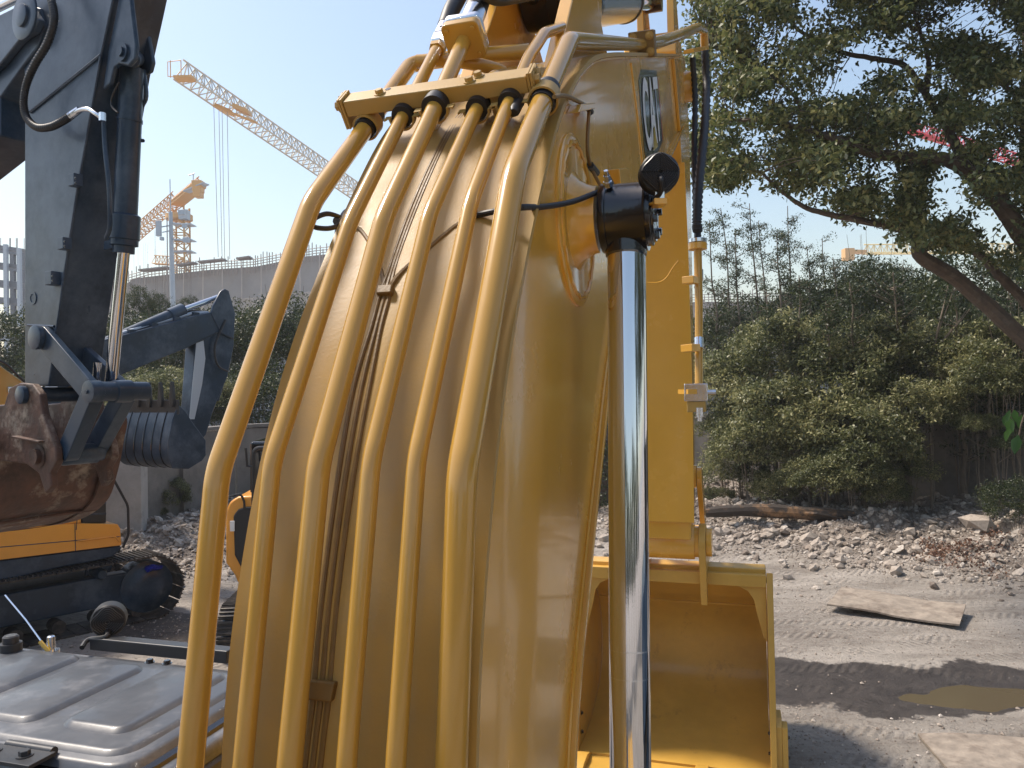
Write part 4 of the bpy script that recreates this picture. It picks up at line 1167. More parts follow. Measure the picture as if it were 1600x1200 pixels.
# ------------------------------------------------------------------ boom rams
def ram(side):
    wm = lambda w: w if side > 0 else 2 * wc - w
    Cs = Cv * side
    r = MB()
    hc = E.p(T0.x, wm(-0.300), T0.y)
    r.lathe(E.p(T0.x, wm(-0.362), T0.y), Cs, [(0, 0.091), (0.004, 0.0925), (0.018, 0.0925), (0.020, 0.089), (0.114, 0.089), (0.120, 0.092)], 40)
    r.cyl(hc + Vector((0, 0, -0.05)), hc + Vector((0, 0, -0.103)) - Fv * 0.008, 0.060, 0.054, 28)
    hd = r.build('ram_head', M_black, X1, sharp=40)
    r = MB(); r.lathe(E.p(T0.x, wm(-0.243), T0.y), Cs, [(0, 0.080), (0.014, 0.080), (0.016, 0.070), (0.022, 0.070)], 32); r.build('end_cap', M_black, hd, bevel=0.002)
    for k in range(6):
        a = k * math.pi / 3 + 0.35
        bolt(E.p(T0.x, wm(-0.222), T0.y) + (Fv * math.cos(a) + Up * math.sin(a)) * 0.056, Cs, 0.017, M_black, hd)
    top = hc + Vector((0, 0, -0.09)); 
    be = E.px(985, 1200, -0.289) if side > 0 else None
    if side > 0: dn = (be - top)
    else:
        q = E.px(985, 1200, -0.289) - E.o; dn = E.p(q.dot(Fv), 2 * wc + 0.289, q.z) - top
    dn.normalize()
    r = MB(); r.cyl(top, top + dn * 1.72, 0.0505, n=64); r.build('piston_rod', M_chrome, X1, sharp=40)
    for k in (1.02, 1.085):
        r = MB(); r.cyl(top + dn * k, top + dn * (k + 0.0035), 0.0508, n=48); r.build('wear_ring', M_zinc, X1)
    r = MB(); r.cyl(top + dn * 1.70, top + dn * 2.75, 0.085, n=40); r.build('ram_barrel', M_yel, X1)
    return hd
hd = ram(1); ram(-1)
# grease fitting and its hose
ft = E.px(966, 308, -0.33)
ft = E.p(T0.x - 0.065, -0.335, T0.y + 0.070)
mb = MB(); mb.lathe(ft, (-0.75 * Fv + 0.8 * Up), [(0, 0.012), (0.014, 0.012), (0.014, 0.009), (0.03, 0.009), (0.03, 0.006), (0.045, 0.006)], 6); mb.build('grease_fitting', M_zinc, hd)
fe = ft + (-0.75 * Fv + 0.8 * Up).normalized() * 0.04
hp = [fe - (-0.75 * Fv + 0.8 * Up) * .005, E.px(958, 296, -0.345), E.px(935, 300, -0.365), E.px(895, 315, -0.40), E.px(850, 323, -0.43), E.px(815, 324, -0.44)]
hp += [q for q in [onface(775, 330, 0.035), onface(745, 336, 0.02)] if q]
mb = MB(); mb.tube(catmull(hp, 6), 0.0070, 10); mb.build('grease_hose', M_rub, X1)
hp2 = [hp[-1]] + [q for q in [onface(715, 352, 0.012), onface(690, 372, 0.012), onface(660, 398, 0.012), onface(632, 422, 0.012), onface(616, 440, 0.014), onface(606, 460, 0.012)] if q]
mb = MB(); mb.tube(catmull(hp2, 6), 0.0068, 8); mb.build('grease_hose', M_olive, X1)
hp3 = [q for q in [onface(604, 460, 0.012), onface(596, 425, 0.012), onface(582, 388, 0.012), onface(565, 362, 0.012), onface(550, 352, 0.02)] if q]
mb = MB(); mb.tube(catmull(hp3, 6), 0.0055, 8); mb.build('grease_hose', M_olive, X1)
# black loop at the left edge of the boom
w_ = -0.93
lp = [E.px(x, y, w_) for x, y in ((545, 350), (532, 340), (512, 334), (494, 340), (486, 348), (492, 355), (512, 357), (530, 353), (545, 350))]
mb = MB(); mb.tube(catmull(lp, 5), 0.006, 8); mb.build('grease_hose', M_rub, X1)
mb = MB(); mb.tube([E.px(526, 346, w_), E.px(540, 343, w_)], 0.011, 8); mb.build('hose_joint', M_black, X1)
# thin brown line on the side plate
q = [E.px(x, y, wR + 0.02) for x, y in ((866, 151), (884, 150), (902, 158), (921, 168))]
q2 = [E.px(x, y, wR + 0.02) for x, y in ((921, 168), (919, 195), (918, 235), (924, 262), (938, 290))]
mb = MB(); mb.tube(catmull(q, 5) + catmull(q2, 5)[1:], 0.0055, 8); mb.build('grease_line', M_olive, X1)
mb = MB(); mb.tube([E.px(919, 167, wR + .02), E.px(923, 175, wR + .02)], 0.010, 8); mb.tube([E.px(922, 258, wR + .02), E.px(932, 270, wR + .02)], 0.011, 8); mb.build('line_clip', M_rub, X1)
# small tab and bracket welded to the side plate
mb = MB(); mb.prism([E.px(x, y, wR) for x, y in ((890, 165), (912, 163), (912, 172), (884, 178))], Cv * 0.035); mb.build('tab', M_yel, boom, bevel=0.003)
mb = MB(); mb.prism([E.px(x, y, wR) for x, y in ((944, 266), (960, 264), (966, 295), (948, 296))], Cv * 0.05); mb.build('bracket', M_yel, boom, bevel=0.004)
bolt(E.px(966, 275, wR + .03), Cv * .4 + Fv * -.9, 0.012, M_yel, boom)

# ------------------------------------------------------------------ hydraulic pipes on the boom
PIPES = [
    (0.0232, [(297, 1200), (340, 738), (487, 316), (575, 195), (642, 100)], (340, 738)),
    (0.0172, [(379, 1200), (425, 722), (548, 345), (618, 205), (683, 76)], (425, 722)),
    (0.0212, [(452, 1200), (498, 724), (600, 340), (670, 190), (724, 66)], (498, 724)),
    (0.0170, [(541, 1200), (580, 720), (671, 335), (738, 185), (770, 120)], (580, 720)),
    (0.0168, [(618, 1200), (651, 716), (736, 315), (788, 178), (826, 90), (850, 52), (880, 42)], (651, 716)),
    (0.0265, [(705, 1200), (722, 735), (803, 272), (845, 166), (889, 64), (1004, 70)], (722, 735)),
]
PW = []
for k, (r_, path, (bx, by)) in enumerate(PIPES):
    # lateral position: where the sight line to the first bend crosses u = 1.20
    lo, hi = -1.2, -0.3
    for _ in range(40):
        md = (lo + hi) / 2
        if E.uh(bx, by, md)[0] > 1.205: lo = md
        else: hi = md
    w = (lo + hi) / 2; PW.append(w)
    base = E.uh(*path[0], w)
    pts = [E.p(base[0] - 0.16, w, base[1] - 1.3)] + [E.px(x, y, w) for x, y in path]
    if k == 0:
        e = pts[-1]; q = e - E.o
        pts += [E.p(q.dot(Fv) + 0.05, w + 0.16, q.z + 0.02), E.p(q.dot(Fv) + 0.10, w + 0.34, q.z + 0.03)]
    if k == 3:
        q = pts[-1] - E.o; pts += [E.p(q.dot(Fv) + 0.5, w, q.z + 0.22)]
    if k == 4:
        q = pts[-1] - E.o; pts += [E.p(q.dot(Fv) + 0.4, w, q.z + 0.17)]
    if k in (1, 2): pts = pts[:-1] + [pts[-1]]
    c = fillet(pts, 0.034 if k != 5 else 0.040, 8)
    mb = MB(); mb.tube(c, r_, 28); mb.build('hydraulic_pipe', M_pipe, X1, sharp=60)
# connecting pipe crossing behind the two fittings
a = E.px(735, 107, PW[0] + 0.3)
mb = MB(); mb.tube(fillet([E.px(652, 96, PW[0] + 0.05), E.px(700, 93, -0.80), E.px(745, 100, -0.72), E.px(792, 112, -0.66), E.px(800, 150, -0.62)], 0.06), 0.019, 20); mb.build('hydraulic_pipe', M_pipe, X1, sharp=60)

# fittings and rubber hoses on pipes two and three
def fitting(p, d, r_, flange):
    d = Vector(d).normalized()
    r = MB()
    if flange:
        x, y = perp(d); x = Cv - d * Cv.dot(d); x.normalize(); y = d.cross(x).normalized()
        def sq(s, n_=8, rr=.3):
            out = []
            for i in range(4):
                for j in range(n_ // 2):
                    a = math.pi / 2 * i + math.pi / 4 * 0 + (j / (n_ // 2 - 1)) * math.pi / 2
                    cx, cy = ((1, 1), (-1, 1), (-1, -1), (1, -1))[i]
                    out.append(x * (cx * s * (1 - rr) + math.cos(a) * s * rr) + y * (cy * s * (1 - rr) + math.sin(a) * s * rr))
            return out
        S = sq(0.054)
        r.prism([p + q for q in S], d * 0.026); fl = r.build('flange', M_pipe, X1, bevel=0.004)
        for i, j in ((1, 1), (-1, 1), (-1, -1), (1, -1)):
            bolt(p + x * i * 0.037 + y * j * 0.037, -d, 0.010, M_pipe, fl)
        r = MB(); S2 = sq(0.054)
        r.strip([p + d * 0.029 + q for q in S2] + [p + d * 0.029 + S2[0]], [p + d * 0.029 for q in S2] + [p + d * 0.029], d * 0.0001)
        r = MB(); r.prism([p + d * 0.030 + q for q in S2], d * 0.034)
        fl2 = r.build('split_flange', M_zinc, X1, bevel=0.012)
        q0 = p + d * 0.064
        r = MB(); r.lathe(q0, d, [(0, 0.030), (0.016, 0.027), (0.022, 0.030), (0.03, 0.0325), (0.105, 0.0325), (0.110, 0.030)], 22); r.build('crimp_sleeve', M_zinc, X1, sharp=20)
        return q0 + d * 0.10
    r.lathe(p, d, [(-.008, 0.024), (0.008, 0.024)], 6); r.build('hex_nut', M_pipe, X1, sharp=20)
    r = MB(); r.lathe(p + d * 0.010, d, [(0, 0.023), (0.004, 0.027), (0.040, 0.027), (0.046, 0.022)], 6); r.lathe(p + d * 0.058, d, [(0, 0.025), (0.018, 0.025)], 6); r.cyl(p + d * .05, p + d * .062, .018, n=16); r.build('union_nut', M_zinc, X1, sharp=20)
    r = MB(); r.lathe(p + d * 0.080, d, [(0, 0.0235), (0.05, 0.0235), (0.056, 0.020)], 20); r.build('crimp_sleeve', M_zinc, X1, sharp=20)
    return p + d * 0.115
p2a, p2b = E.px(658, 140, PW[1]), E.px(683, 76, PW[1])
q = fitting(p2b, p2b - p2a, .02, False); d = (p2b - p2a).normalized()
mb = MB(); mb.tube(catmull([q, q + d * 0.12, q + d * 0.3 + Fv * .05, q + d * 0.45 + Fv * .25, q + d * .5 + Fv * .6], 6), 0.025, 18); mb.build('rubber_hose', M_rub, X1)
p3a, p3b = E.px(700, 128, PW[2]), E.px(724, 66, PW[2])
q = fitting(p3b, p3b - p3a, .02, True); d = (p3b - p3a).normalized()
mb = MB(); mb.tube(catmull([q, q + d * 0.12, q + d * 0.3 + Fv * .05, q + d * 0.45 + Fv * .3, q + d * .5 + Fv * .7], 6), 0.033, 18); mb.build('rubber_hose', M_rub, X1)
mb = MB(); mb.tube(catmull([E.px(745, -14, -0.70), E.px(775, 0, -0.68), E.px(800, -2, -0.66), E.px(835, -8, -0.66)], 6), 0.016, 12); mb.build('rubber_hose', M_rub, X1)

# ------------------------------------------------------------------ clamp bar over the pipes
ub, hb = 1.800, 0.752
pdir = (Fv * 0.73 + Up * 0.684).normalized(); ndir = (-Fv * 0.684 + Up * 0.73).normalized()
def BPnt(w, a=0, n_=0): return E.p(ub, w, hb) + pdir * a + ndir * n_
w0b, w1b = -0.985, -0.492
mb = MB(); mb.box(BPnt((w0b + w1b) / 2), Cv * ((w1b - w0b) / 2), pdir * 0.030, ndir * 0.021)
barm = mb.build('clamp_bar', M_ytop, X1, bevel=0.004)
for w, a in ((-0.885, -0.008), (-0.640, -0.012), (-0.640 + 0.016, 0.016)):
    bolt(BPnt(w, a, 0.0215), ndir, 0.017, M_ytop, barm)
mb = MB(); mb.lathe(BPnt(-0.87, 0.015, 0.0212), ndir, [(0, 0.008), (0.0006, 0.008)], 14); mb.build('slot_hole', M_black, barm)
for w, s in ((w0b, -1), (w1b, 1)):
    for j in (0, 1):
        mb = MB(); mb.box(BPnt(w + s * (0.004 + j * 0.0075), 0, -0.012), Cv * 0.0032, pdir * 0.032, ndir * 0.040); mb.build('clamp_plate', M_ytop, barm, bevel=0.0015)
    bolt(BPnt(w + s * 0.015, -0.014, 0.006), Cv * s, 0.020, M_ytop, barm)
    bolt(BPnt(w + s * 0.015, 0.016, 0.010), Cv * s, 0.020, M_ytop, barm)
# saddle clamps round each pipe under the bar
for k, (r_, path, _) in enumerate(PIPES):
    w = PW[k]
    # pipe point nearest the bar
    best = min(([E.px(*path[i], w).lerp(E.px(*path[i + 1], w), t) for i in range(len(path) - 1) for t in np.linspace(0, 1, 20)]), key=lambda v: (v - BPnt(w, -0.02, -0.05)).length)
    dd = pdir
    if k in (0, 5):
        mb = MB(); R1 = r_ + 0.004
        arc = [best + Cv * math.cos(a) * (R1 + .003) + ndir * math.sin(a) * (R1 + .003) for a in np.linspace(0, 2 * math.pi, 25)]
        A = [q - dd * 0.020 for q in arc]; Bq = [q + dd * 0.020 for q in arc]
        off = [((q - best).normalized()) * 0.005 for q in arc]
        mb.strip(A, Bq, off); mb.build('pipe_strap', M_ytop, X1, sharp=50)
        mb = MB(); mb.cyl(best - dd * .034, best + dd * .06, r_ + 0.0035, n=24); mb.build('rubber_sleeve', M_rub, X1)
    else:
        mb = MB(); mb.cyl(best - dd * 0.028, best + dd * 0.05, r_ + 0.011, n=24); mb.build('rubber_sleeve', M_rub, X1)
        R1 = r_ + 0.013
        arc = [best - dd * .03 + Cv * math.cos(a) * R1 + ndir * math.sin(a) * R1 for a in np.linspace(math.pi * -1.0, 0.0, 14)]
        arc = [arc[0] - Cv * .018] + arc + [arc[-1] + Cv * .018]
        off = [ndir * -0.005] + [((q - (best - dd * .03)).normalized()) * 0.005 for q in arc[1:-1]] + [ndir * -0.005]
        mb = MB(); mb.strip([q - dd * 0.006 for q in arc], [q + dd * 0.014 for q in arc], off); mb.build('pipe_strap', M_ytop, X1, sharp=50)
for wv in ((PW[1] + PW[2]) / 2, (PW[3] + PW[4]) / 2):
    mb = MB(); mb.box(BPnt(wv, -0.006, -0.055), Cv * 0.014, pdir * 0.014, ndir * 0.034); mb.build('spacer_block', M_ytop, X1, bevel=0.003)
    mb = MB(); mb.box(BPnt(wv, 0.0, -0.115), Cv * 0.03, pdir * 0.035, ndir * 0.035); mb.build('weld_pad', M_ytop, X1, bevel=0.003)
# black plastic wrap beside the right-hand clamp
mb = MB(); mb.lathe(E.px(806, 168, -0.52), pdir, [(-.03, .010), (-.02, .014), (0, .013), (.03, .016), (.045, .008)], 12); mb.build('rubber_wrap', M_rub, X1)

# ------------------------------------------------------------------ thin tube bundle
def face_path(px, off): return [q for q in (onface(x, y, off) for x, y in px) if q is not None]
for k in range(3):
    dx0, dx1, dx2 = (-12, 0, 12)[k], (-11.5, 0.5, 12.5)[k], (-7, 1, 8)[k]
    base = [(489 + dx0, 1199), (503 + dx0, 1078), (519 + dx1, 900), (541 + dx1, 740), (566 + dx1, 600), (588 + dx2, 510), (602 + dx2, 458)]
    q = face_path(base, 0.013)
    q = [q[0] + (q[0] - q[1]).normalized() * 0.6] + q
    up_ = face_path([(612 + dx2 * .6, 425), (634 + dx2 * .6, 360), (662 + dx2 * .6, 290), (694 + dx2 * .5, 222), (722 + dx2 * .5, 178)], 0.010)
    mb = MB(); mb.tube(catmull(q + up_, 4), 0.0058, 10); mb.build('grease_line', M_olive, X1)
    if k == 2: pass
for (x, y, hw, hh) in ((603, 456, 0.021, 0.012), (504, 1078, 0.030, 0.017)):
    c0 = onface(x, y, 0.016); c1 = onface(x - 4, y + 20, 0.016)
    d = (c0 - c1).normalized(); nn = d.cross(Cv).normalized()
    if nn.dot(Fv) > 0: nn = -nn
    mb = MB(); mb.box(c0, Cv * hw * .85, d * hh, nn * 0.011); mb.build('line_clip', M_olive, X1, bevel=0.004)

# ------------------------------------------------------------------ work light above the ram head
lc = E.px(1030, 271, -0.20); ax = (Fv * 0.95 + Cv * -0.25 + Up * 0.05).normalized()
sc_ = (lc - cam_pos).dot(_f) / FPX
Rr = 31 * sc_
mb = MB(); mb.lathe(lc, ax, [(-0.012, Rr * .93), (-0.008, Rr), (0.03, Rr), (0.034, Rr * .96)], 40)
wl = mb.build('work_light', M_rub, X1, sharp=25)
x, y = perp(ax); y = Up - ax * ax.z; y.normalize(); x = ax.cross(y)
for k in range(1, 9):
    rr = Rr * (0.06 + 0.105 * k)
    for q in range(4):
        mb = MB() if q == 0 else mb
        arc = [lc - ax * 0.022 + (x * math.cos(a) + y * math.sin(a)) * rr * (1 + 0.09 * math.cos(4 * (a))) * .93 for a in np.linspace(q * math.pi / 2 + .05, (q + 1) * math.pi / 2 - .05, 8)]
        mb.tube(arc, 0.0026, 4)
    mb.build('cooling_fin', M_cabdark, wl)
mb = MB(); mb.tube(catmull([lc - ax * .02 - y * Rr * .25, lc - ax * .035 - y * Rr * .5 , lc - ax * .02 - y * Rr * 1.0, lc - y * Rr * 1.25 - x * .01], 5), 0.0065, 8); mb.build('cable', M_rub, wl)
mb = MB(); mb.box(lc - y * Rr * 1.16 + ax * .01 , x * 0.012, y * 0.014, ax * 0.02); mb.build('mount', M_zinc, wl, bevel=.002)
mb = MB(); mb.box(lc - y * Rr * 1.45 + ax * .01, x * 0.016, y * 0.008, ax * 0.03); mb.bar(lc - y * Rr * 1.45, E.p(T0.x + .3, wR, T0.y + .05), 0.03, 0.006); mb.build('mount_bracket', M_yel, wl, bevel=.002)

# ------------------------------------------------------------------ stick ram, its ears and the boom nose
def ear(w, th, pts, m=M_yel, nm='ram_bracket'):
    mb = MB(); mb.prism([E.p(u, w - th / 2, h) for u, h in pts], Cv * th); return mb.build(nm, m, X1, bevel=0.005)
pin = (2.85, 1.52)
def earpoly(c, rr, base, n_=12):
    a0 = math.atan2(base[0][1] - c[1], base[0][0] - c[0]); 
    arc = [(c[0] + rr * math.cos(a), c[1] + rr * math.sin(a)) for a in np.linspace(R(132), R(-30), n_)]
    return [base[0]] + arc + [base[1]]
def topu(u):
    return float(np.interp(u, [q[0] for q in TP if q[0] > 1.3], [q[1] for q in TP if q[0] > 1.3]))
for w in (-0.545, -0.815):
    ear(w, 0.045, earpoly(pin, 0.165, [(2.20, topu(2.20)), (3.15, topu(3.15))]))
mb = MB(); mb.lathe(E.p(pin[0], -0.83, pin[1]), Cv, [(0, .075), (.30, .075)], 28); mb.build('ram_pin', M_ytop, X1)
mb = MB(); mb.lathe(E.p(pin[0], -0.785, pin[1]), Cv, [(0, .14), (.10, .145), (.105, .15), (.14, .15), (.145, .145), (.215, .14)], 36); mb.build('ram_eye', M_black, X1)
ra, rb_ = Vector((2.85, 0, 1.47)), Vector((5.9, 0, 2.93))
A_, B_ = E.p(ra.x, wc, ra.z), E.p(rb_.x, wc, rb_.z)
D_ = (B_ - A_).normalized()
mb = MB(); mb.cyl(A_ + D_ * .08, A_ + D_ * 2.10, 0.112, n=48); mb.build('ram_barrel', M_zinc, X1, sharp=40)
for k in (0.46, 2.05):
    mb = MB(); mb.cyl(A_ + D_ * (k - .035), A_ + D_ * (k + .035), 0.120, n=40); mb.build('gland', M_black, X1, bevel=0.006)
mb = MB(); mb.cyl(A_ + D_ * 2.0, B_ + D_ * .35, 0.055, n=40); mb.build('piston_rod', M_chrome, X1)
HP = (6.12, 3.06)
mb = MB(); mb.cyl(E.p(HP[0], wc - .09, HP[1]), E.p(HP[0], wc + .09, HP[1]), .10, n=28); mb.build('rod_eye', M_black, X1)
# boom nose plates
nose = (6.35, 2.42)
for w in (wR - 0.02, wL + 0.02):
    pl = [(TP[-1][0] - .3, TP[-1][1] - .14), (TP[-1][0], TP[-1][1])] + [(nose[0] + .24 * math.cos(a), nose[1] + .24 * math.sin(a)) for a in np.linspace(R(95), R(-85), 12)] + [(BP[-1][0] - .1, BP[-1][1] - .02), (BP[-1][0] - .4, BP[-1][1])]
    mb = MB(); mb.prism([E.p(u, w - .021, h) for u, h in pl], Cv * .042); mb.build('nose_plate', M_yel, X1, bevel=.005)
mb = MB(); mb.lathe(E.p(nose[0], wL - .07, nose[1]), Cv, [(0, .12), (0.6, .12), (.62, .11)], 28); mb.build('nose_pin', M_yel, X1, bevel=.004)

# ------------------------------------------------------------------ stick
sl, sr = wc - 0.195, wc + 0.205
SPF = [(6.72, -1.18), (6.78, 0), (6.60, 1.1), (6.32, 1.85), (6.05, 2.35), (5.95, 2.56), (6.02, 2.74), (6.5, 2.84), (6.95, 2.8), (7.35, 2.4), (7.42, 1.5), (7.38, 0.2), (7.22, -1.05)]
mb = MB(); mb.prism([E.p(u, sr, h) for u, h in SPF], Cv * (sl - sr)); stick = mb.build('stick', M_yel, X1, bevel=0.012)
mb = MB()
A = [(6.705, -1.16), (6.765, 0), (6.585, 1.1), (6.32, 1.8)]
mb.strip([E.p(u, sr + .025, h) for u, h in A], [E.p(u, sl - .025, h) for u, h in A], -Fv * 0.02); mb.build('rear_plate', M_yel, stick, bevel=.004)
wq = [W(1012, 442, 6.27), W(1030, 441, 6.26), W(1042, 433, 6.25), W(1050, 420, 6.24), W(1060, 407, 6.22)]
mb = MB(); mb.tube(catmull(wq, 5), 0.007, 6); mb.build('weld_bead', M_yel, stick)
pinb = (6.95, -1.37)
mb = MB(); mb.lathe(E.p(pinb[0], sl - .01, pinb[1]), Cv, [(0, .15), (.01, .155), (sr - sl + .01, .155), (sr - sl + .02, .15)], 36); mb.build('pin_boss', M_yel, stick)
mb = MB(); mb.box(E.p(6.93, wc, -1.22), Cv * ((sr - sl) / 2), Fv * .2, Up * .10); mb.build('end_block', M_yel, stick, bevel=.02)
for w in (-0.51, -0.74):
    q = [(5.98, 2.62)] + [(HP[0] + .17 * math.cos(a), HP[1] + .17 * math.sin(a)) for a in np.linspace(R(170), R(10), 10)] + [(6.6, 2.8)]
    mb = MB(); mb.prism([E.p(u, w - .025, h) for u, h in q], Cv * .05); mb.build('horn_plate', M_yel, stick, bevel=.005)
# lower linkage
mb = MB(); mb.lathe(E.p(pinb[0], sr + .005, pinb[1]), Cv, [(0, .135), (.075, .135)], 30); mb.build('spacer_ring', M_yel, X1, bevel=.006)
mb = MB(); mb.lathe(E.p(pinb[0], -.365, pinb[1]), Cv, [(0, .125), (.05, .125)], 30); mb.build('pin_cap', M_yel, X1, bevel=.006)
def link(a, b_, w, r_, th=.035, nm='bucket_link'):
    a, b_ = Vector(a), Vector(b_); d = (b_ - a).normalized(); n_ = Vector((-d.y, d.x))
    P = [a + (n_ * math.cos(t) - d * math.sin(t)) * r_ for t in np.linspace(0, math.pi, 9)] + [b_ + (-n_ * math.cos(t) + d * math.sin(t)) * r_ for t in np.linspace(0, math.pi, 9)]
    mb = MB(); mb.prism([E.p(q.x, w - th / 2, q.y) for q in P], Cv * th); return mb.build(nm, M_yel, X1, bevel=.005)
link((6.98, -.80), (7.55, -1.42), -0.415, .085, .045)
link((6.98, -.80), (7.55, -1.42), 2 * wc + 0.415, .085, .045)
mb = MB(); mb.cyl(E.p(6.98, 2 * wc + .44, -.80), E.p(6.98, -.44, -.80), .10, n=24); mb.build('link_pin', M_yel, X1)
mb = MB(); mb.cyl(E.p(7.55, 2 * wc + .40, -1.42), E.p(7.55, -.40, -1.42), .09, n=24); mb.build('link_pin', M_yel, X1)

# ------------------------------------------------------------------ bucket
bR, bLft = 0.160, 2 * wc - 0.160
UM = 7.08
prof = [(UM + .02, -1.71), (UM + .34, -1.76), (UM + .62, -1.98), (UM + .86, -2.28), (UM + .92, -2.62), (UM + .82, -2.95), (UM + .30, -3.21), (UM - .34, -3.268)]
pc = smooth2(prof, 5)
pi = offset(pc, -0.03)
if pi[8][0] > pc[8][0]: pi = offset(pc, 0.03)
mb = MB(); mb.strip([P3(q, bR - .02) for q in pc], [P3(q, bLft + .02) for q in pc], [E.p(b_[0] - a[0], 0, b_[1] - a[1]) - E.o for a, b_ in zip(pc, pi)])
bkt = mb.build('bucket', M_ybkt, X1, sharp=40)
sp = [(UM - .01, -1.66)] + [(q[0] + .02 * (i > 0), q[1]) for i, q in enumerate(offset(pc, 0.02) if offset(pc, 0.02)[8][0] > pc[8][0] else offset(pc, -0.02))] + [(UM - .36, -3.285)]
for w in (bR, bLft):
    mb = MB(); mb.prism([E.p(u, w - .016, h) for u, h in sp], Cv * .032); mb.build('side_plate', M_ybkt, bkt, bevel=.005)
    # thick rim at the mouth
    mb = MB(); mb.bar(E.p(UM - .02, w, -1.64), E.p(UM - .37, w, -3.275), .052, .07, Fv); mb.build('side_rim', M_ybkt, bkt, bevel=.006)
mb = MB(); mb.box(E.p(UM - .02, wc, -1.705), Cv * (bR - wc - .03), Fv * .05, Up * .055); mb.build('torque_beam', M_ybkt, bkt, bevel=.008)
mb = MB(); mb.box(E.p(UM + .10, wc, -1.635), Cv * (bR - wc - .03), Fv * .10, Up * .022); mb.build('beam_top', M_ybkt, bkt, bevel=.01)
# corner gussets
for s, w in ((1, bR - .03), (-1, bLft + .03)):
    g = [(w, -1.735), (w - s * .33, -1.735), (w - s * .24, -1.765), (w - s * .15, -1.81), (w - s * .105, -1.88), (w - s * .085, -1.98), (w - s * .03, -2.20), (w, -2.24)]
    mb = MB(); mb.prism([E.p(UM - .03, a, h) for a, h in g], Fv * .03); mb.build('corner_gusset', M_ybkt, bkt, bevel=.004)
mb = MB(); mb.tube([E.p(UM + .60, bR - .05, -2.10), E.p(UM + .60, wc, -2.105), E.p(UM + .60, bLft + .05, -2.10)], .012, 6); mb.build('weld_bead', M_ybkt, bkt)
for w in (-0.395, 2 * wc + 0.395):
    q = [(pinb[0] + .16 * math.cos(a), pinb[1] + .16 * math.sin(a)) for a in np.linspace(R(200), R(-5), 14)] + [(7.62, -1.42), (7.62, -1.64), (UM + .02, -1.66), (UM - .0, -1.93), (UM - .06, -1.95), (UM - .10, -1.85)]
    mb = MB(); mb.prism([E.p(u, w - .03, h) for u, h in q], Cv * .06); mb.build('bucket_ear', M_ybkt, bkt, bevel=.008)
mb = MB(); mb.box(E.p(UM - .42, wc, -3.281), Cv * (bR - wc + .01), Fv * .16, Up * .022); mb.build('cutting_edge', M_ybkt, bkt, bevel=.004)
for w in (-1.44, -.94, -.42, .08):
    P = [(UM - .32, -3.235), (UM - .47, -3.20), (UM - .62, -3.21), (UM - .82, -3.283), (UM - .82, -3.297), (UM - .47, -3.298), (UM - .32, -3.296)]
    ww = .055
    mb = MB(); mb.prism([E.p(u, w - ww, h) for u, h in P], Cv * 2 * ww); mb.build('tooth', M_ybkt, bkt, bevel=.012)
for s, w in ((1, bR + .02), (-1, bLft - .02)):
    mb = MB(); mb.prism([E.p(u, w, h) for u, h in ((UM - .02, -2.82), (UM - .24, -2.80), (UM - .30, -2.86), (UM - .34, -3.18), (UM - .27, -3.24), (UM - .02, -3.22))], Cv * s * .05); sc2 = mb.build('side_cutter', M_ybkt, bkt, bevel=.006)
    mb = MB(); mb.prism([E.p(u, w + s * .05, h) for u, h in ((UM - .20, -2.84), (UM - .30, -2.86), (UM - .35, -3.2), (UM - .26, -3.22))], Cv * s * .045); mb.build('cutter_blade', M_ybkt, bkt, bevel=.006)
    for h in (-2.95, -3.12):
        bolt(E.p(UM - .26, w + s * .096, h), Cv * s, .022, M_black, bkt)
        bolt(E.p(UM - .22, w - s * .045, h), -Cv * s, .024, M_black, bkt)

# ------------------------------------------------------------------ pipes and hoses on the outside of the stick
q = [E.px(1004, 70, PW[5]), E.px(1030, 66, -0.44), E.px(1062, 55, -0.37), E.px(1090, 43, -0.30), E.px(1100, 48, -0.29), E.px(1101, 72, -0.29)]
fb = q[0]; fd = (E.px(1004, 70, PW[5]) - E.px(889, 64, PW[5])).normalized()
xx = fd.cross(Up).normalized(); yy = xx.cross(fd).normalized()
mb = MB(); mb.box(fb, fd * .045, xx * .062, yy * .062); fl = mb.build('flange_block', M_olive, X1, bevel=.006)
for i in (-1, 1):
    for j in (-1, 1): bolt(fb - fd * .045 + xx * i * .04 + yy * j * .036, -fd, .022, M_ytop, fl)
mb = MB(); mb.tube(fillet(q, .12, 7), .034, 20); mb.build('hydraulic_pipe', M_pipe, X1, sharp=60)
mb = MB(); mb.bar(E.px(1076, 80, -0.38), E.px(1100, 76, -0.29), .08, .03); mb.build('hose_bracket', M_yel, X1, bevel=.004)
def corr(path, r_, nm='corrugated_hose'):
    c = catmull(path, 15); pts = []; rs = []
    for i, v in enumerate(c):
        pts.append(v); rs.append(r_ * (1.0 if i % 2 else 0.72))
    mb = MB(); mb.tube(pts, rs, 14); return mb.build(nm, M_rub, X1, sharp=80)
corr([E.px(1101, 74, -.29), E.px(1104, 140, -.28), E.px(1100, 210, -.28), E.px(1092, 290, -.30), E.px(1089, 345, -.31), E.px(1090, 360, -.31)], .036)
corr([E.px(1082, 90, -.36), E.px(1086, 150, -.35), E.px(1085, 240, -.35), E.px(1087, 320, -.33)], .026)
mb = MB(); mb.tube([E.px(1090, 358, -.31), E.px(1090, 376, -.31)], .024, 14); mb.build('hose_end', M_rub, X1)
mb = MB(); mb.lathe(E.px(1090, 373, -.31), -Up, [(0, .062), (.028, .062)], 20); mb.build('flange', M_zinc, X1, bevel=.003)
mb = MB(); mb.lathe(E.px(1090, 380, -.31), -Up, [(0, .064), (.045, .064)], 20); mb.build('flange', M_yel, X1, bevel=.003)
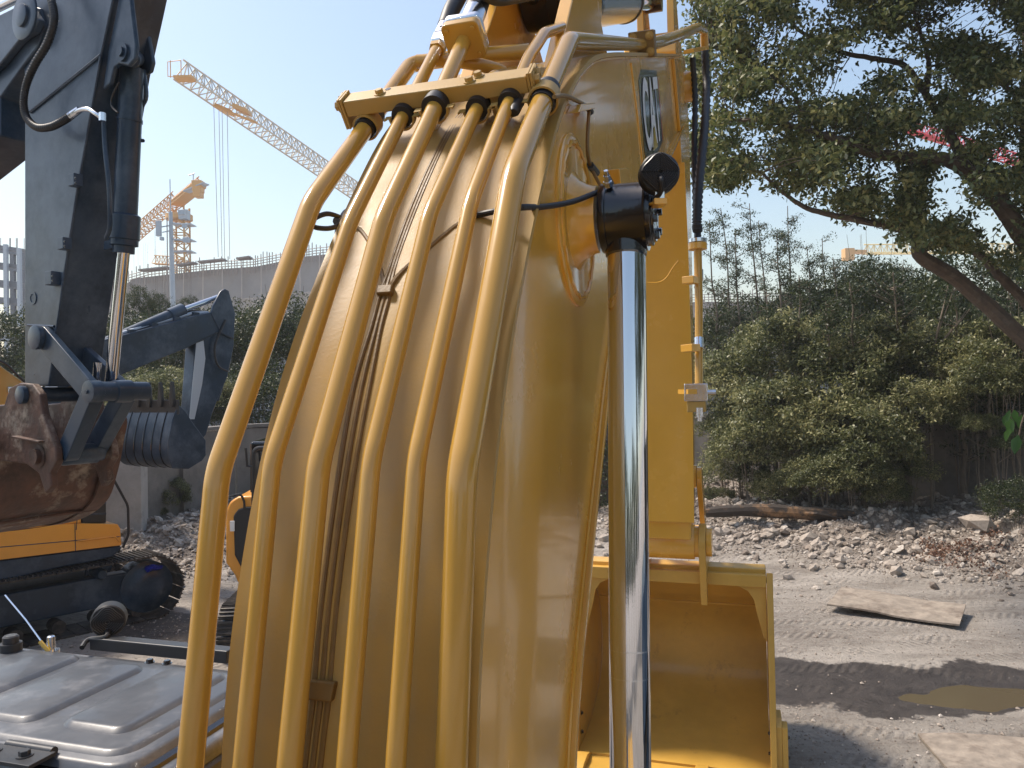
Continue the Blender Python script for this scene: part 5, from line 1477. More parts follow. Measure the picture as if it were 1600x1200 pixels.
mb = MB(); mb.tube([E.px(1090, 385, -.31), E.px(1092, 470, -.31), E.px(1092, 602, -.31)], .028, 16); mb.build('stick_pipe', M_pipe, X1)
for y in (435, 541):
    mb = MB(); mb.bar(E.px(1070, y + 4, -.40), E.px(1088, y + 2, -.32), .09, .05); mb.build('pipe_bracket', M_yel, X1, bevel=.004)
    mb = MB(); mb.tube([E.px(1092, y - 13, -.308), E.px(1092, y + 3, -.308)], .0305, 14); mb.build('pipe_band', M_zinc, X1)
p = E.px(1088, 613, -.32)
mb = MB(); mb.box(p, Cv * .075, Fv * .05, Up * .058); vb = mb.build('valve_block', M_zinc, X1, bevel=.006)
mb = MB(); mb.box(p + Up * -.095, Cv * .06, Fv * .04, Up * .035); mb.build('valve_base', M_ytop, vb, bevel=.006)
mb = MB(); mb.lathe(p + Up * -.10 + Cv * .02 - Fv * .04, -Up, [(0, .025), (.06, .025), (.06, .016), (.09, .016)], 12); mb.build('plug', M_zinc, vb); mb = MB(); mb.lathe(p + Cv * .075, Cv, [(0, .018), (.05, .018)], 8); mb.build('plug', M_zinc, vb)
mb = MB(); mb.bar(E.px(1066, 612, -.42), E.px(1082, 612, -.34), .06, .03); mb.build('pipe_bracket', M_yel, X1)

# ------------------------------------------------------------------ cab roof below us at the left
CH = -0.70
def RF(x, y, dz=0.0): return G(x, y, H + CH + dz)
def rp(u, w, dz=0.0): return E.p(u, w, CH + dz)
mb = MB(); mb.prism([rp(u, w, -.03) for u, w in ((-.2, -1.08), (1.70, -1.08), (1.74, -1.17), (1.74, -2.05), (1.68, -2.14), (-.2, -2.14))], (0, 0, -0.05)); cabm = mb.build('cab', M_roof, X1, bevel=.02)
mb = MB(); mb.prism([E.p(u, w, CH - .10) for u, w in ((-.2, -1.11), (1.66, -1.11), (1.70, -1.20), (1.70, -2.02), (1.64, -2.10), (-.2, -2.10))], (0, 0, -1.5)); mb.build('cab_body', M_glass, cabm, bevel=.02)
for w in (-1.095, -2.115):
    mb = MB(); mb.tube([rp(-.2, w, -.085), rp(1.62, w, -.085), rp(1.72, w, -.3), rp(1.75, w, -1.5)], .028, 10); mb.build('cab_rail', M_cabdark, cabm)
# roof hatch with pressed ribs
def rrect(u0, u1, w0, w1, r_, n_=6):
    out = []
    for cu, cw, a0 in ((u1 - r_, w1 - r_, 0), (u0 + r_, w1 - r_, 90), (u0 + r_, w0 + r_, 180), (u1 - r_, w0 + r_, 270)):
        for k in range(n_ + 1):
            a = R(a0 + 90 * k / n_); out.append((cu + r_ * math.cos(a), cw + r_ * math.sin(a)))
    return out
def pad(u0, u1, w0, w1, r_, z0, hgt, slope, m=M_roof, nm='pressed_rib', par=None):
    a = rrect(u0, u1, w0, w1, r_); b_ = rrect(u0 + slope, u1 - slope, w0 + slope, w1 - slope, max(.005, r_ - slope)); c_ = rrect(u0 + slope * 1.6, u1 - slope * 1.6, w0 + slope * 1.6, w1 - slope * 1.6, max(.004, r_ - slope * 1.6))
    n_ = len(a)
    vs = [rp(u, w, z0 - .004) for u, w in a] + [rp(u, w, z0 + hgt * .8) for u, w in b_] + [rp(u, w, z0 + hgt) for u, w in c_]
    fs = [(i, (i + 1) % n_, n_ + (i + 1) % n_, n_ + i) for i in range(n_)] + [(n_ + i, n_ + (i + 1) % n_, 2 * n_ + (i + 1) % n_, 2 * n_ + i) for i in range(n_)] + [tuple(2 * n_ + i for i in range(n_)), tuple(range(n_ - 1, -1, -1))]
    return MB().add(vs, fs).build(nm, m, par or cabm, sharp=50)
hatch = pad(1.165, 1.665, -2.02, -1.125, .07, -.03, .024, .014, nm='roof_hatch')
pad(1.15, 1.68, -2.035, -1.11, .08, -.03, .008, .003, m=M_black, nm='hatch_gap')  # black pad painting the shaded gap between hatch and roof
h2 = pad(1.20, 1.645, -1.985, -1.165, .06, -.006, .010, .012, par=cabm)
for w0, w1, u0, u1 in ((-1.415, -1.225, 1.265, 1.62), (-1.665, -1.465, 1.255, 1.61), (-1.90, -1.69, 1.25, 1.63)):
    pad(u0, u1, w0, w1, .045, .004, .011, .013)
pad(.2, 1.10, -2.0, -1.16, .07, -.03, .016, .014, nm='rear_roof_panel')
for x, y in ((234, 1035), (261, 1037)):
    bolt(RF(x, y, .0), Up, .014, M_black, cabm)
q = RF(42, 1168, .0)
mb = MB(); mb.cyl(q - Cv * .05, q + Cv * .07, .010, n=12); mb.box(q - Fv * .035, Cv * .08, Fv * .03, Up * .004); hg = mb.build('hinge', M_cabdark, cabm, bevel=.001)
for k in (-.045, .035): bolt(q - Fv * .035 + Cv * k + Up * .004, Up, .017, M_cabdark, hg)
# front beam
a, b_ = RF(148, 1003, .0), RF(362, 1024, .0)
mb = MB(); mb.bar(a, b_, .04, .035); mb.build('visor_beam', M_cabdark, cabm, bevel=.004)
# antenna, cap and latch
a = RF(76, 1018, .0)
mb = MB(); mb.tube([a, W(40, 968, (a - cam_pos).dot(_f) + .05), W(8, 930, (a - cam_pos).dot(_f) + .1)], .0022, 6); mb.build('antenna', M_zinc, cabm)
mb = MB(); mb.tube([a, a + (W(62, 1002, (a - cam_pos).dot(_f)) - a)], .0055, 6); mb.build('antenna_base', M_logoyel, cabm)
mb = MB(); mb.lathe(RF(80, 1020, -.01), Up, [(0, .022), (.008, .022), (.008, .011), (.045, .010), (.048, .006)], 14); mb.build('latch', M_zinc, cabm)
mb = MB(); mb.lathe(RF(17, 1030, -.02), Up, [(0, .028), (.045, .028), (.045, .020), (.062, .020), (.066, .016)], 18); mb.build('cap', M_cabdark, cabm)
# second work light on the cab
lc = W(170, 968, (RF(172, 1000) - cam_pos).dot(_f) + .02); ax = (Fv * .8 + Cv * -.6).normalized()
Rr = 25 * (lc - cam_pos).dot(_f) / FPX
mb = MB(); mb.lathe(lc, ax, [(-0.02, Rr * .93), (-.016, Rr), (0.03, Rr), (0.034, Rr * .96)], 36); wl = mb.build('work_light', M_rub, X1, sharp=25)
x = ax.cross(Up).normalized(); y = Up
for k in range(1, 8):
    mb = MB(); rr = Rr * .12 * k
    mb.tube([lc - ax * .028 + (x * math.cos(a) + y * math.sin(a)) * rr * (1 + .1 * math.cos(4 * a)) for a in np.linspace(.2, math.pi * 2 - .2, 24)], .0016, 4); mb.build('cooling_fin', M_cabdark, wl)
mb = MB(); mb.tube(catmull([lc - ax * .02 - y * Rr * .5, lc - ax * .06 - y * Rr * .7, RF(138, 1000, .01), RF(128, 1012, .0)], 5), .007, 8); mb.build('cable', M_rub, wl)
mb = MB(); mb.bar(lc - y * Rr * .9, lc - y * Rr * 1.4, .03, .012, Cv); mb.build('mount', M_cabdark, wl)

# body, hood and tracks of our own machine (below and behind the camera)
mb = MB(); mb.prism([E.p(u, 1.35, h) for u, h in ((-3.2, -1.75), (0.15, -1.75), (0.35, -1.95), (0.35, -2.35), (-3.2, -2.35))], Cv * -1.9); mb.build('engine_hood', M_yel, X1, bevel=.03)
mb = MB(); mb.prism([E.p(u, -.55, h) for u, h in ((-3.2, -1.75), (-.3, -1.75), (-.3, -2.35), (-3.2, -2.35))], Cv * -1.7); mb.build('engine_hood', M_cabdark, X1, bevel=.03)
# ================================================================== crawler tracks shared by all excavators
_sh = MB(); _sh.box((0, 0, 0), (.085, 0, 0), (0, .28, 0), (0, 0, .012)); 
for k in (-.06, 0, .06): _sh.box((k, 0, .022), (.008, 0, 0), (0, .27, 0), (0, 0, .014))
SHOE = meshdata(_sh, 'track_shoe', M_track, 30)
def track(fr, w, u0, u1, hg, r, parent, wid=.28, z0=0.0, framecol=M_navy, nshow=None):
    """a loop of shoes round idler and sprocket; w is the track centre"""
    rad = hg / 2; L = u1 - u0 - 2 * rad; per = 2 * L + 2 * math.pi * rad; n_ = int(per / .185)
    base = MB()
    base.prism([fr.p(u, w - .12, z0 + h) for u, h in ((u0 + rad * .8, hg * .30), (u1 - rad * .9, hg * .30), (u1 - rad * 1.1, hg * .78), (u0 + rad, hg * .78))], fr.C * .24)
    tf = base.build('track_frame', framecol, parent, bevel=.03)
    k = 0
    for uu in np.linspace(u0 + rad * 1.3, u1 - rad * 1.3, 7):
        b = MB(); b.lathe(fr.p(uu, w - .13, z0 + .13), fr.C, [(0, .09), (.26, .09)], 14); b.build('bottom_roller', M_track, parent)
    for uu in (u0 + L * .42, u0 + L * .95):
        b = MB(); b.lathe(fr.p(uu, w - .18, z0 + hg - .16), fr.C, [(0, .07), (.05, .085), (.3, .085), (.36, .06)], 16); b.build('carrier_roller', framecol, parent)
    for uu in (u0 + rad, u1 - rad):
        b = MB(); b.lathe(fr.p(uu, w - .2, z0 + rad), fr.C, [(0, rad * .55), (.03, rad * .62), (.05, rad * .82), (.34, rad * .82), (.37, rad * .62), (.42, rad * .5), (.44, rad * .3)], 26); sp_ = b.build('sprocket', framecol, parent)
    for i in range(n_):
        s = i / n_ * per
        if s < L: u, h, a = u0 + rad + s, hg, 0
        elif s < L + math.pi * rad:
            t = (s - L) / rad; u, h, a = u1 - rad + rad * math.sin(t), rad + rad * math.cos(t), -t
        elif s < 2 * L + math.pi * rad: u, h, a = u1 - rad - (s - L - math.pi * rad), 0.02, -math.pi
        else:
            t = (s - 2 * L - math.pi * rad) / rad; u, h, a = u0 + rad - rad * math.sin(t), rad - rad * math.cos(t), -math.pi - t
        if 0 < s < L: h -= 0.02 * math.sin(s / L * math.pi)
        xa = fr.F * math.cos(a) + Vector((0, 0, math.sin(a))); za = Vector((0, 0, math.cos(a))) - fr.F * math.sin(a); ya = za.cross(xa)
        q = Matrix((xa, ya, za)).transposed().to_quaternion()
        place(SHOE, 'track_shoe', fr.p(u, w, z0 + h), parent, q, (1, wid / .28, 1))
for w, nm in ((0.55, 0), (-1.9, 1)):
    track(E, w, -2.0, 2.55, .95, .45, X1, .35, -H, M_cabdark)

# ================================================================== orange excavator behind (tracks and body side)
o2 = G(155, 987)
F2 = Frame(43, (o2.x, o2.y, 0))
X2 = root('excavator', F2.p(-2, -1.3, 0), 'orange excavator with navy skirt and dark crawler tracks behind the rusty bucket', 'excavator')
ue = F2.uh(286, 930, 0)[0]
track(F2, -.3, ue - 4.3, ue, .92, .4, X2, .30)
track(F2, -2.7, ue - 4.3, ue, .92, .4, X2, .30)
mb = MB(); mb.box(F2.p(ue - 2.1, -1.5, .62), F2.F * .9, F2.C * 1.1, (0, 0, .22)); mb.cyl(F2.p(ue - 2.1, -1.5, .8), F2.p(ue - 2.1, -1.5, 1.02), .6, n=30); mb.build('turntable', M_navy, X2, bevel=.03)
def side2(px, w, th, m, nm, bev=.015, par=None):
    mb = MB(); mb.prism([F2.px(x, y, w) for x, y in px], F2.C * -th); return mb.build(nm, m, par or X2, bevel=bev)
wb = -0.15
side2([(190, 853), (190, 858), (176, 870), (150, 877), (100, 886), (40, 900), (-160, 935), (-160, 905), (0, 876)], wb, 2.4, M_navy, 'skirt', .03)
bd = side2([(190, 852), (0, 875), (-160, 894), (-160, 812), (0, 826), (0, 824), (127, 818), (184, 819), (188, 826)], wb + .02, 2.4, M_orange, 'body', .02)
side2([(127, 745), (127, 818), (0, 825), (-160, 835), (-160, 700), (0, 715)], wb + .0, 2.4, M_orange, 'engine_cover', .02)
side2([(166, 735), (166, 817), (128, 818), (128, 742)], wb - .05, 2.2, M_rub, 'radiator_grille', .01)
for y in (784, 801):
    side2([(166, y), (166, y + 3), (128, y + 5), (128, y + 2)], wb - .03, .03, M_navy, 'grille_bar', 0, bd)
# panel seams as shallow battens and recess lines
for a, b_ in (((0, 855), (187, 838.5)), ((117, 818), (118, 862)), ((121, 805), (119, 828))):
    mb = MB(); mb.tube([F2.px(*a, wb + .021), F2.px(*b_, wb + .021)], .006, 4); mb.build('panel_seam', M_navy, bd)
mb = MB(); mb.tube(fillet([F2.px(120, 846, wb + .025), F2.px(180, 838, wb + .025), F2.px(186, 846, wb + .025)], .04), .012, 6); mb.build('pressed_rib', M_orange, bd)
tcu = bpy.data.curves.new('num', 'FONT'); tcu.body = '00'; tcu.size = .1; tcu.extrude = .001
to = bpy.data.objects.new('num', tcu); COL.objects.link(to); bpy.context.view_layer.update()
tme = bpy.data.meshes.new_from_object(to.evaluated_get(bpy.context.evaluated_depsgraph_get())); bpy.data.objects.remove(to)
tme.materials.clear(); tme.materials.append(M_white)
oo = F2.px(153, 780, wb - .045)
for v in tme.vertices:
    v.co = oo + F2.F * v.co.x * .9 + Vector((0, 0, v.co.y)) - org(X2)
no = bpy.data.objects.new('number', tme); COL.objects.link(no); no.parent = X2
mb = MB(); mb.tube(fillet([F2.px(170, 735, wb), F2.px(200, 790, wb), F2.px(201, 835, wb), F2.px(192, 856, wb)], .06), .018, 8); mb.build('handrail', M_rub, X2)
# the rag on the track
c0 = F2.px(222, 888, -.3)
mb = MB()
for k in range(9): mb.ico(c0 + Vector((rnd.uniform(-.2, .2), rnd.uniform(-.1, .1), rnd.uniform(-.01, .04))), (rnd.uniform(.08, .16), .12, .05), None, .4)
mb.build('cloth', M_blue, label='crumpled bright blue cloth lying on top of the dark crawler track', cat='cloth')

# ================================================================== far dark arm with ribbed bucket
o4 = W(250, 640, 13.0)
F4 = Frame(28, (o4.x, o4.y, 0))
X4 = root('excavator', F4.p(-4, 0, 0), 'excavator with slim dark arm and ribbed bucket curled up, teeth on top', 'excavator')
def side4(px, w, th, m, nm, bev=.02, par=None):
    mb = MB(); mb.prism([F4.px(x, y, w) for x, y in px], F4.C * -th); return mb.build(nm, m, par or X4, bevel=bev)
bm4 = side4([(60, 640), (140, 545), (165, 530), (190, 524), (300, 494), (330, 488), (346, 492), (352, 505), (345, 518), (325, 527), (290, 545), (240, 565), (190, 586), (150, 610), (110, 700)], .17, .34, M_navy, 'boom')
mb = MB(); q = [F4.px(x, y, .06) for x, y in ((190, 521), (230, 509), (270, 498), (300, 490), (325, 489))]; mb.tube(q, .035, 8); mb.build('hydraulic_pipe', M_steelg, X4)
mb = MB(); q = [F4.px(x, y, -.06) for x, y in ((175, 524), (230, 506), (270, 494), (300, 486), (330, 492), (340, 505))]; mb.tube(catmull(q, 4), .025, 8); mb.build('rubber_hose', M_rub, X4)
for x, y in ((205, 517), (240, 507), (275, 497), (305, 490)):
    mb = MB(); mb.bar(F4.px(x, y + 4, .1), F4.px(x, y - 2, .1), .08, .12); mb.build('pipe_clamp', M_navy, X4)
mb = MB(); a, b_, c_ = F4.px(150, 543, 0), F4.px(278, 487, 0), F4.px(348, 462, 0); mb.cyl(a, b_, .095, n=20); mb.build('ram_barrel', M_navy, X4)
mb = MB(); mb.cyl(b_ - (b_ - a).normalized() * .2, b_ + (b_ - a).normalized() * .1, .115, n=20); mb.build('gland', M_navy, X4)
mb = MB(); mb.cyl(b_, c_, .05, n=16); mb.build('piston_rod', M_chrome, X4)
for w in (.19, -.13):
    side4([(345, 455), (352, 451), (358, 454), (368, 490), (366, 530), (345, 520), (330, 490), (333, 478)], w, .05, M_navy, 'knee_plate')
side4([(306, 532), (325, 505), (350, 490), (366, 495), (366, 540), (356, 588), (334, 640), (322, 680), (308, 696), (296, 690), (296, 660)], .13, .26, M_navy, 'stick')
for x in (0,):
    side4([(307, 536), (318, 532), (321, 560), (316, 600), (304, 655), (296, 655)], .135, .01, M_steelg, 'side_sheet', 0)
mb = MB(); mb.cyl(F4.px(338, 620, -.02), F4.px(319, 672, -.02), .035, n=12); mb.build('piston_rod', M_chrome, X4)
mb = MB(); mb.cyl(F4.px(356, 560, -.02), F4.px(336, 625, -.02), .07, n=16); mb.build('ram_barrel', M_navy, X4)
mb = MB(); mb.tube(catmull([F4.px(352, 500, .2), F4.px(336, 540, .2), F4.px(340, 570, .2), F4.px(356, 580, .2)], 5), .02, 6); mb.build('rubber_hose', M_rub, X4)
# bucket: near side plate px polygon extruded 1.15 m away from us
bw = 1.35
side = [(279, 632), (290, 642), (300, 658), (322, 688), (322, 712), (316, 720), (295, 733), (270, 732), (264, 716), (263, 690), (270, 655)]
bk4 = side4(side, .55, .03, M_navy, 'bucket')
side4(side, .55 - bw, .03, M_navy, 'side_plate', par=bk4)
shell = [(279, 636), (272, 655), (265, 690), (266, 714), (274, 728), (292, 731), (313, 719), (320, 710)]
sp4 = [F4.px(x, y, .54) for x, y in catmull([Vector((x, y, 0)) for x, y in shell], 3) for x, y in ()] if 0 else [F4.px(q.x, q.y, .54) for q in catmull([Vector((x, y, 0)) for x, y in shell], 3)]
mb = MB(); mb.strip(sp4, [q - F4.C * (bw - .02) for q in sp4], F4.F * .03); mb.build('shell', M_navy, bk4, sharp=50)
for k in range(1, 6):
    mb = MB(); mb.tube([q - F4.C * (bw - .02) * k / 6 - F4.F * .004 for q in sp4], .009, 5); mb.build('wear_strip', M_black, bk4)
mb = MB(); e = sp4[0]; mb.box(e - F4.C * (bw / 2) + Vector((0, 0, .0)) - F4.F * .02, F4.C * (bw / 2 + .02), F4.F * .025, (0, 0, .12)); mb.build('cutting_edge', M_cabdark, bk4, bevel=.01)
for k in range(5):
    c0 = e - F4.C * (bw * (k + .25) / 4.7) + Vector((0, 0, .1)) - F4.F * .03
    mb = MB(); mb.prism([c0 + F4.C * .05, c0 + F4.C * .045 + Vector((0, 0, .12)), c0 + F4.C * .018 + Vector((0, 0, .32)), c0 - F4.C * .018 + Vector((0, 0, .32)), c0 - F4.C * .045 + Vector((0, 0, .12)), c0 - F4.C * .05, c0 - F4.C * .03 - Vector((0, 0, .1)), c0 + F4.C * .03 - Vector((0, 0, .1))], F4.F * -.06); mb.build('tooth', M_cabdark, bk4, bevel=.012)
# the yellow body of that machine, mostly hidden
mb = MB(); p = W(-10, 640, 12.5); F5 = Frame(28, (p.x, p.y, 0))
mb.prism([F5.px(x, y, .0) for x, y in ((-120, 560), (-40, 562), (0, 570), (40, 598), (52, 640), (60, 800), (-120, 800))], F5.C * -1.5); mb.build('body', M_pipe, X4, bevel=.04)
mb = MB(); mb.tube(catmull([F5.px(x, y, .05) for x, y in ((-20, 556), (8, 568), (25, 584), (40, 598))], 5), .02, 6); mb.build('cable', M_rub, X4)
mb = MB(); mb.box(F5.px(17, 609, .03), F5.F * .06, F5.C * .03, (0, 0, .05)); mb.build('lamp', M_zinc, X4, bevel=.01)
mb = MB(); mb.box(F5.p(-1.2, -1.2, .4), F5.F * 1.9, F5.C * 1.2, (0, 0, .4)); mb.build('undercarriage', M_track, X4, bevel=.1)

# ================================================================== near dark arm with the rusty bucket
o3 = W(38, 600, 5.3)
F3 = Frame(122, (o3.x, o3.y, 0))
X3 = root('excavator', F3.p(-6.8, -.2, -o3.z), 'dark navy excavator arm hanging at the left edge with a rusty mud-caked bucket', 'excavator')
def side3(px, w, th, m, nm, bev=.012, par=None):
    mb = MB(); mb.prism([F3.px(x, y, w) for x, y in px], F3.C * -th); return mb.build(nm, m, par or X3, bevel=bev)
st3 = side3([(38, 190), (38, 602), (76, 604), (84, 545), (100, 430), (120, 300), (140, 190), (157, 90), (178, -10), (200, -120), (60, -140), (20, -60), (30, 40), (38, 120)], 0, .34, M_navy, 'stick')
# raised edge of the side plate and stiffener
mb = MB(); mb.tube([F3.px(x, y, .004) for x, y in ((84, 545), (100, 430), (120, 300), (140, 190), (157, 90), (176, 0), (190, -80))], .009, 6); mb.build('weld_bead', M_navy, st3)
mb = MB(); mb.tube([F3.px(48, 175, .004), F3.px(158, 86, .004)], .012, 6); mb.build('weld_bead', M_navy, st3); mb = MB(); mb.tube([F3.px(44, 508, .004), F3.px(85, 510, .004)], .010, 6); mb.build('weld_bead', M_steelg if 0 else M_navy, st3)
mb = MB(); mb.lathe(F3.px(52, 466, 0), F3.C, [(0, .045), (.006, .045), (.006, .03), (.002, .03)], 20); mb.build('boss', M_navy, st3)
for x, y, s in ((118, 282, .035), (101, 381, .035), (82, 435, .04)):
    mb = MB(); mb.box(F3.px(x, y, .03), F3.F * s, F3.C * .03, (0, 0, s * 1.1)); b = mb.build('tab_block', M_navy, st3, bevel=.004)
    for k in (-.015, .015): bolt(F3.px(x, y, .061) + Vector((0, 0, k)), F3.C, .008, M_black, b)
# boom coming from the left
bm3 = side3([(-140, 120), (0, 55), (20, 18), (40, 4), (62, 12), (68, 40), (58, 72), (30, 110), (0, 152), (0, 212), (-140, 330)], .02, .30, M_navy, 'boom')
side3([(-140, 60), (0, 22), (24, 10), (48, 12), (60, 30), (52, 48), (30, 62), (0, 100), (-140, 210)], .075, .05, M_navy, 'boom_side_plate')
mb = MB(); mb.lathe(F3.px(40, 26, .075), F3.C, [(0, .155), (.012, .155), (.016, .148), (.016, .075), (.035, .075), (.038, .068)], 32); mb.build('pin_boss', M_navy, X3)
mb = MB(); mb.cyl(F3.px(-60, 40, .0), F3.px(30, -4, .0), .03, n=16); mb.build('piston_rod', M_chrome, X3)
# ear and bucket ram on the front
side3([(190, -60), (200, -40), (206, 20), (212, 70), (210, 92), (200, 103), (185, 100), (178, 105), (172, 130), (160, 140), (168, 80), (184, 0)], -.02, .03, M_navy, 'ram_bracket')
side3([(196, -60), (232, -60), (231, 0), (228, 40), (238, 96), (234, 112), (222, 118), (208, 90), (200, 20)], -.26, .03, M_navy, 'ram_bracket')
wq = -.18
c0 = F3.px(193, 82, wq)
mb = MB(); mb.lathe(F3.px(193, 82, -.02), F3.C, [(0, .055), (.015, .055), (.015, .03), (.03, .03)], 24); mb.build('pin', M_navy, X3)
mb = MB(); mb.cyl(F3.px(205, 92, -.08), F3.px(214, 92, -.25), .05, n=20); mb.build('ram_eye', M_navy, X3)
a, b_, e = F3.px(206, 108, wq), F3.px(196, 335, wq), F3.px(173, 600, wq)
mb = MB(); mb.cyl(a, b_, .073, n=32); mb.build('ram_barrel', M_navy, X3, sharp=50)
d = (b_ - a).normalized()
mb = MB(); mb.lathe(b_, d, [(0, .080), (.01, .092), (.16, .092), (.165, .085), (.20, .085), (.205, .065), (.25, .065)], 32); gl = mb.build('gland', M_navy, X3, sharp=40)
for y in (185, 188):
    pass
c1 = a.lerp(b_, .34)
mb = MB(); mb.lathe(c1, d, [(0, .078), (.02, .078)], 28); mb.build('pipe_band', M_navy, X3)
mb = MB(); mb.cyl(b_ + d * .2, e, .040, n=32); mb.build('piston_rod', M_chrome, X3)
mb = MB(); mb.box(b_ + d * .19 - F3.F * .10, F3.F * .05, F3.C * .05, d * .03); gb = mb.build('port_block', M_navy, X3, bevel=.004)
# side pipe down the ram
mb = MB(); mb.tube(catmull([F3.px(162, 190, .0), F3.px(164, 230, .0), F3.px(170, 290, .0), F3.px(172, 350, -.02), F3.px(166, 372, -.05)], 5), .014, 10); mb.build('hydraulic_pipe', M_navy, X3)
mb = MB(); mb.tube(catmull([F3.px(186, 128, -.02), F3.px(175, 150, -.02), F3.px(174, 165, -.02), F3.px(184, 176, -.02)], 5), .006, 6); mb.build('cable', M_rub, X3)
mb = MB(); mb.tube(catmull([F3.px(225, 110, -.25), F3.px(229, 150, -.25), F3.px(221, 172, -.25), F3.px(218, 215, -.25), F3.px(224, 220, -.25)], 5), .012, 6); mb.build('hydraulic_pipe', M_navy, X3)
# the looping spiral-wrapped hose
hp = [F3.px(x, y, w) for x, y, w in ((70, -30, .12), (82, 8, .14), (84, 35, .15), (74, 68, .15), (55, 100, .14), (42, 130, .13), (37, 160, .13), (42, 184, .13), (58, 199, .13), (80, 198, .12), (100, 188, .10), (113, 179, .08))]
c = catmull(hp, 22)
mb = MB(); mb.tube(c, [.021 if i % 3 else .0255 for i in range(len(c))], 12); mb.build('spiral_hose', M_rub, X3, sharp=80)
mb = MB(); mb.tube(catmull([hp[-1], F3.px(125, 172, .07), F3.px(138, 171, .06), F3.px(150, 178, .05), F3.px(160, 185, .03)], 5), .014, 12); mb.build('hose_elbow', M_zinc, X3)
mb = MB(); mb.lathe(F3.px(160, 184, .05), Vector((0, 0, -1)), [(-.03, .02), (.02, .02)], 6); mb.build('hose_coupling', M_zinc, X3, sharp=20); mb = MB(); mb.lathe(hp[-1], c[-1] - c[-4], [(-.02, .024), (.06, .022)], 12); mb.build('hose_coupling', M_zinc, X3, sharp=20)
# linkage
def link3(a, b_, w, r0, r1, th, nm='bucket_link'):
    pa, pb = F3.px(*a, w), F3.px(*b_, w); d = (pb - pa).normalized(); n_ = d.cross(F3.C).normalized()
    P = [pa + (n_ * math.cos(t) - d * math.sin(t)) * r0 for t in np.linspace(0, math.pi, 8)] + [pb + (-n_ * math.cos(t) + d * math.sin(t)) * r1 for t in np.linspace(0, math.pi, 8)]
    mb = MB(); mb.prism(P, F3.C * -th); return mb.build(nm, M_navy, X3, bevel=.008)
link3((64, 527), (136, 612), .05, .075, .075, .05)
link3((95, 527), (180, 608), -.20, .075, .075, .05)
mb = MB(); mb.lathe(F3.px(53, 527, .09), F3.C, [(-.03, .08), (.0, .08), (.004, .07)], 24); mb.build('pin_boss', M_navy, X3)
pc3 = F3.px(137, 612, .10)
mb = MB(); mb.lathe(pc3, -F3.C, [(-.002, .058), (0, .068), (.07, .070), (.075, .062), (.16, .062), (.165, .072), (.27, .072), (.275, .06), (.385, .06), (.39, .055)], 28); xt = mb.build('cross_tube', M_navy, X3, sharp=40)
bolt(pc3, F3.C, .02, M_navy, xt)
lowc = F3.px(92, 712, .10)
link3((134, 618), (97, 706), .06, .06, .065, .09)
link3((186, 616), (140, 700), -.16, .06, .065, .09)
mb = MB(); mb.lathe(F3.px(92, 712, .06), -F3.C, [(0, .062), (.03, .068), (.24, .068), (.26, .055), (.28, .055)], 24); mb.build('cross_tube', M_navy, X3)
# bucket
wn, wf = .50, -.86
far = [(140, 634), (188, 650), (186, 690), (176, 740), (160, 782), (120, 810), (60, 822), (0, 828), (-60, 800), (-100, 740), (-110, 660)]
uf = [F3.uh(x, y, wf) for x, y in far]
def q3(uh, w): return F3.p(uh[0], w, uh[1])
pcf = [(q.x, q.y) for q in catmull([Vector((a, b_, 0)) for a, b_ in uf[:8]], 6)]
A = [q3(a, wn) for a in pcf]; Bq = [q3(a, wf) for a in pcf]
cu = sum(a[0] for a in uf) / len(uf); ch = sum(a[1] for a in uf) / len(uf)
# subdivided shell so that dents can be added
nw = 22; vs = []; 
for i, a in enumerate(pcf):
    for j in range(nw + 1):
        w = wn + (wf - wn) * j / nw
        dn = 0.018 * (float(vnoise(i * .35, j * .45, 5, 2)) - .5)
        dx, dy = a[0] - cu, a[1] - ch; L = math.hypot(dx, dy)
        vs.append(F3.p(a[0] + dx / L * dn, w, a[1] + dy / L * dn))
k = nw + 1
fs = [(i * k + j, i * k + j + 1, (i + 1) * k + j + 1, (i + 1) * k + j) for i in range(len(pcf) - 1) for j in range(nw)]
bk3 = MB().add(vs, fs).build('bucket', M_rust, X3, sharp=50)
sm = bk3.modifiers.new('solid', 'SOLIDIFY'); sm.thickness = .035; sm.offset = -1
for w in (wn, wf):
    mb = MB(); mb.prism([q3(a, w) for a in uf], F3.C * -.035); mb.build('side_plate', M_rust, bk3, bevel=.01)
# welt strip across the shell
st = [q3(a, wf + .10) for a in pcf[2:]]; mb = MB()
mb.strip([q3((a[0] + (a[0] - cu) * .015, a[1] + (a[1] - ch) * .015), wf + .12) for a in pcf[1:]], [q3((a[0] + (a[0] - cu) * .015, a[1] + (a[1] - ch) * .015), wf - .01) for a in pcf[1:]], F3.F * .03); mb.build('wear_strip', M_rust, bk3)
i0 = 26
mb = MB(); mb.tube([q3((pcf[i0][0] + .012, pcf[i0][1] - .012), w) for w in np.linspace(wn, wf, 8)], .014, 6); mb.build('weld_bead', M_rust, bk3)
# top face of the bucket (hinge plate)
mb = MB(); t0, t1 = uf[0], F3.uh(-120, 634, wf)
mb.strip([q3(t0, wn), q3((t1[0], t0[1]), wn)], [q3(t0, wf), q3((t1[0], t0[1]), wf)], (0, 0, -.04)); mb.build('hinge_plate', M_rust, bk3, bevel=.01)
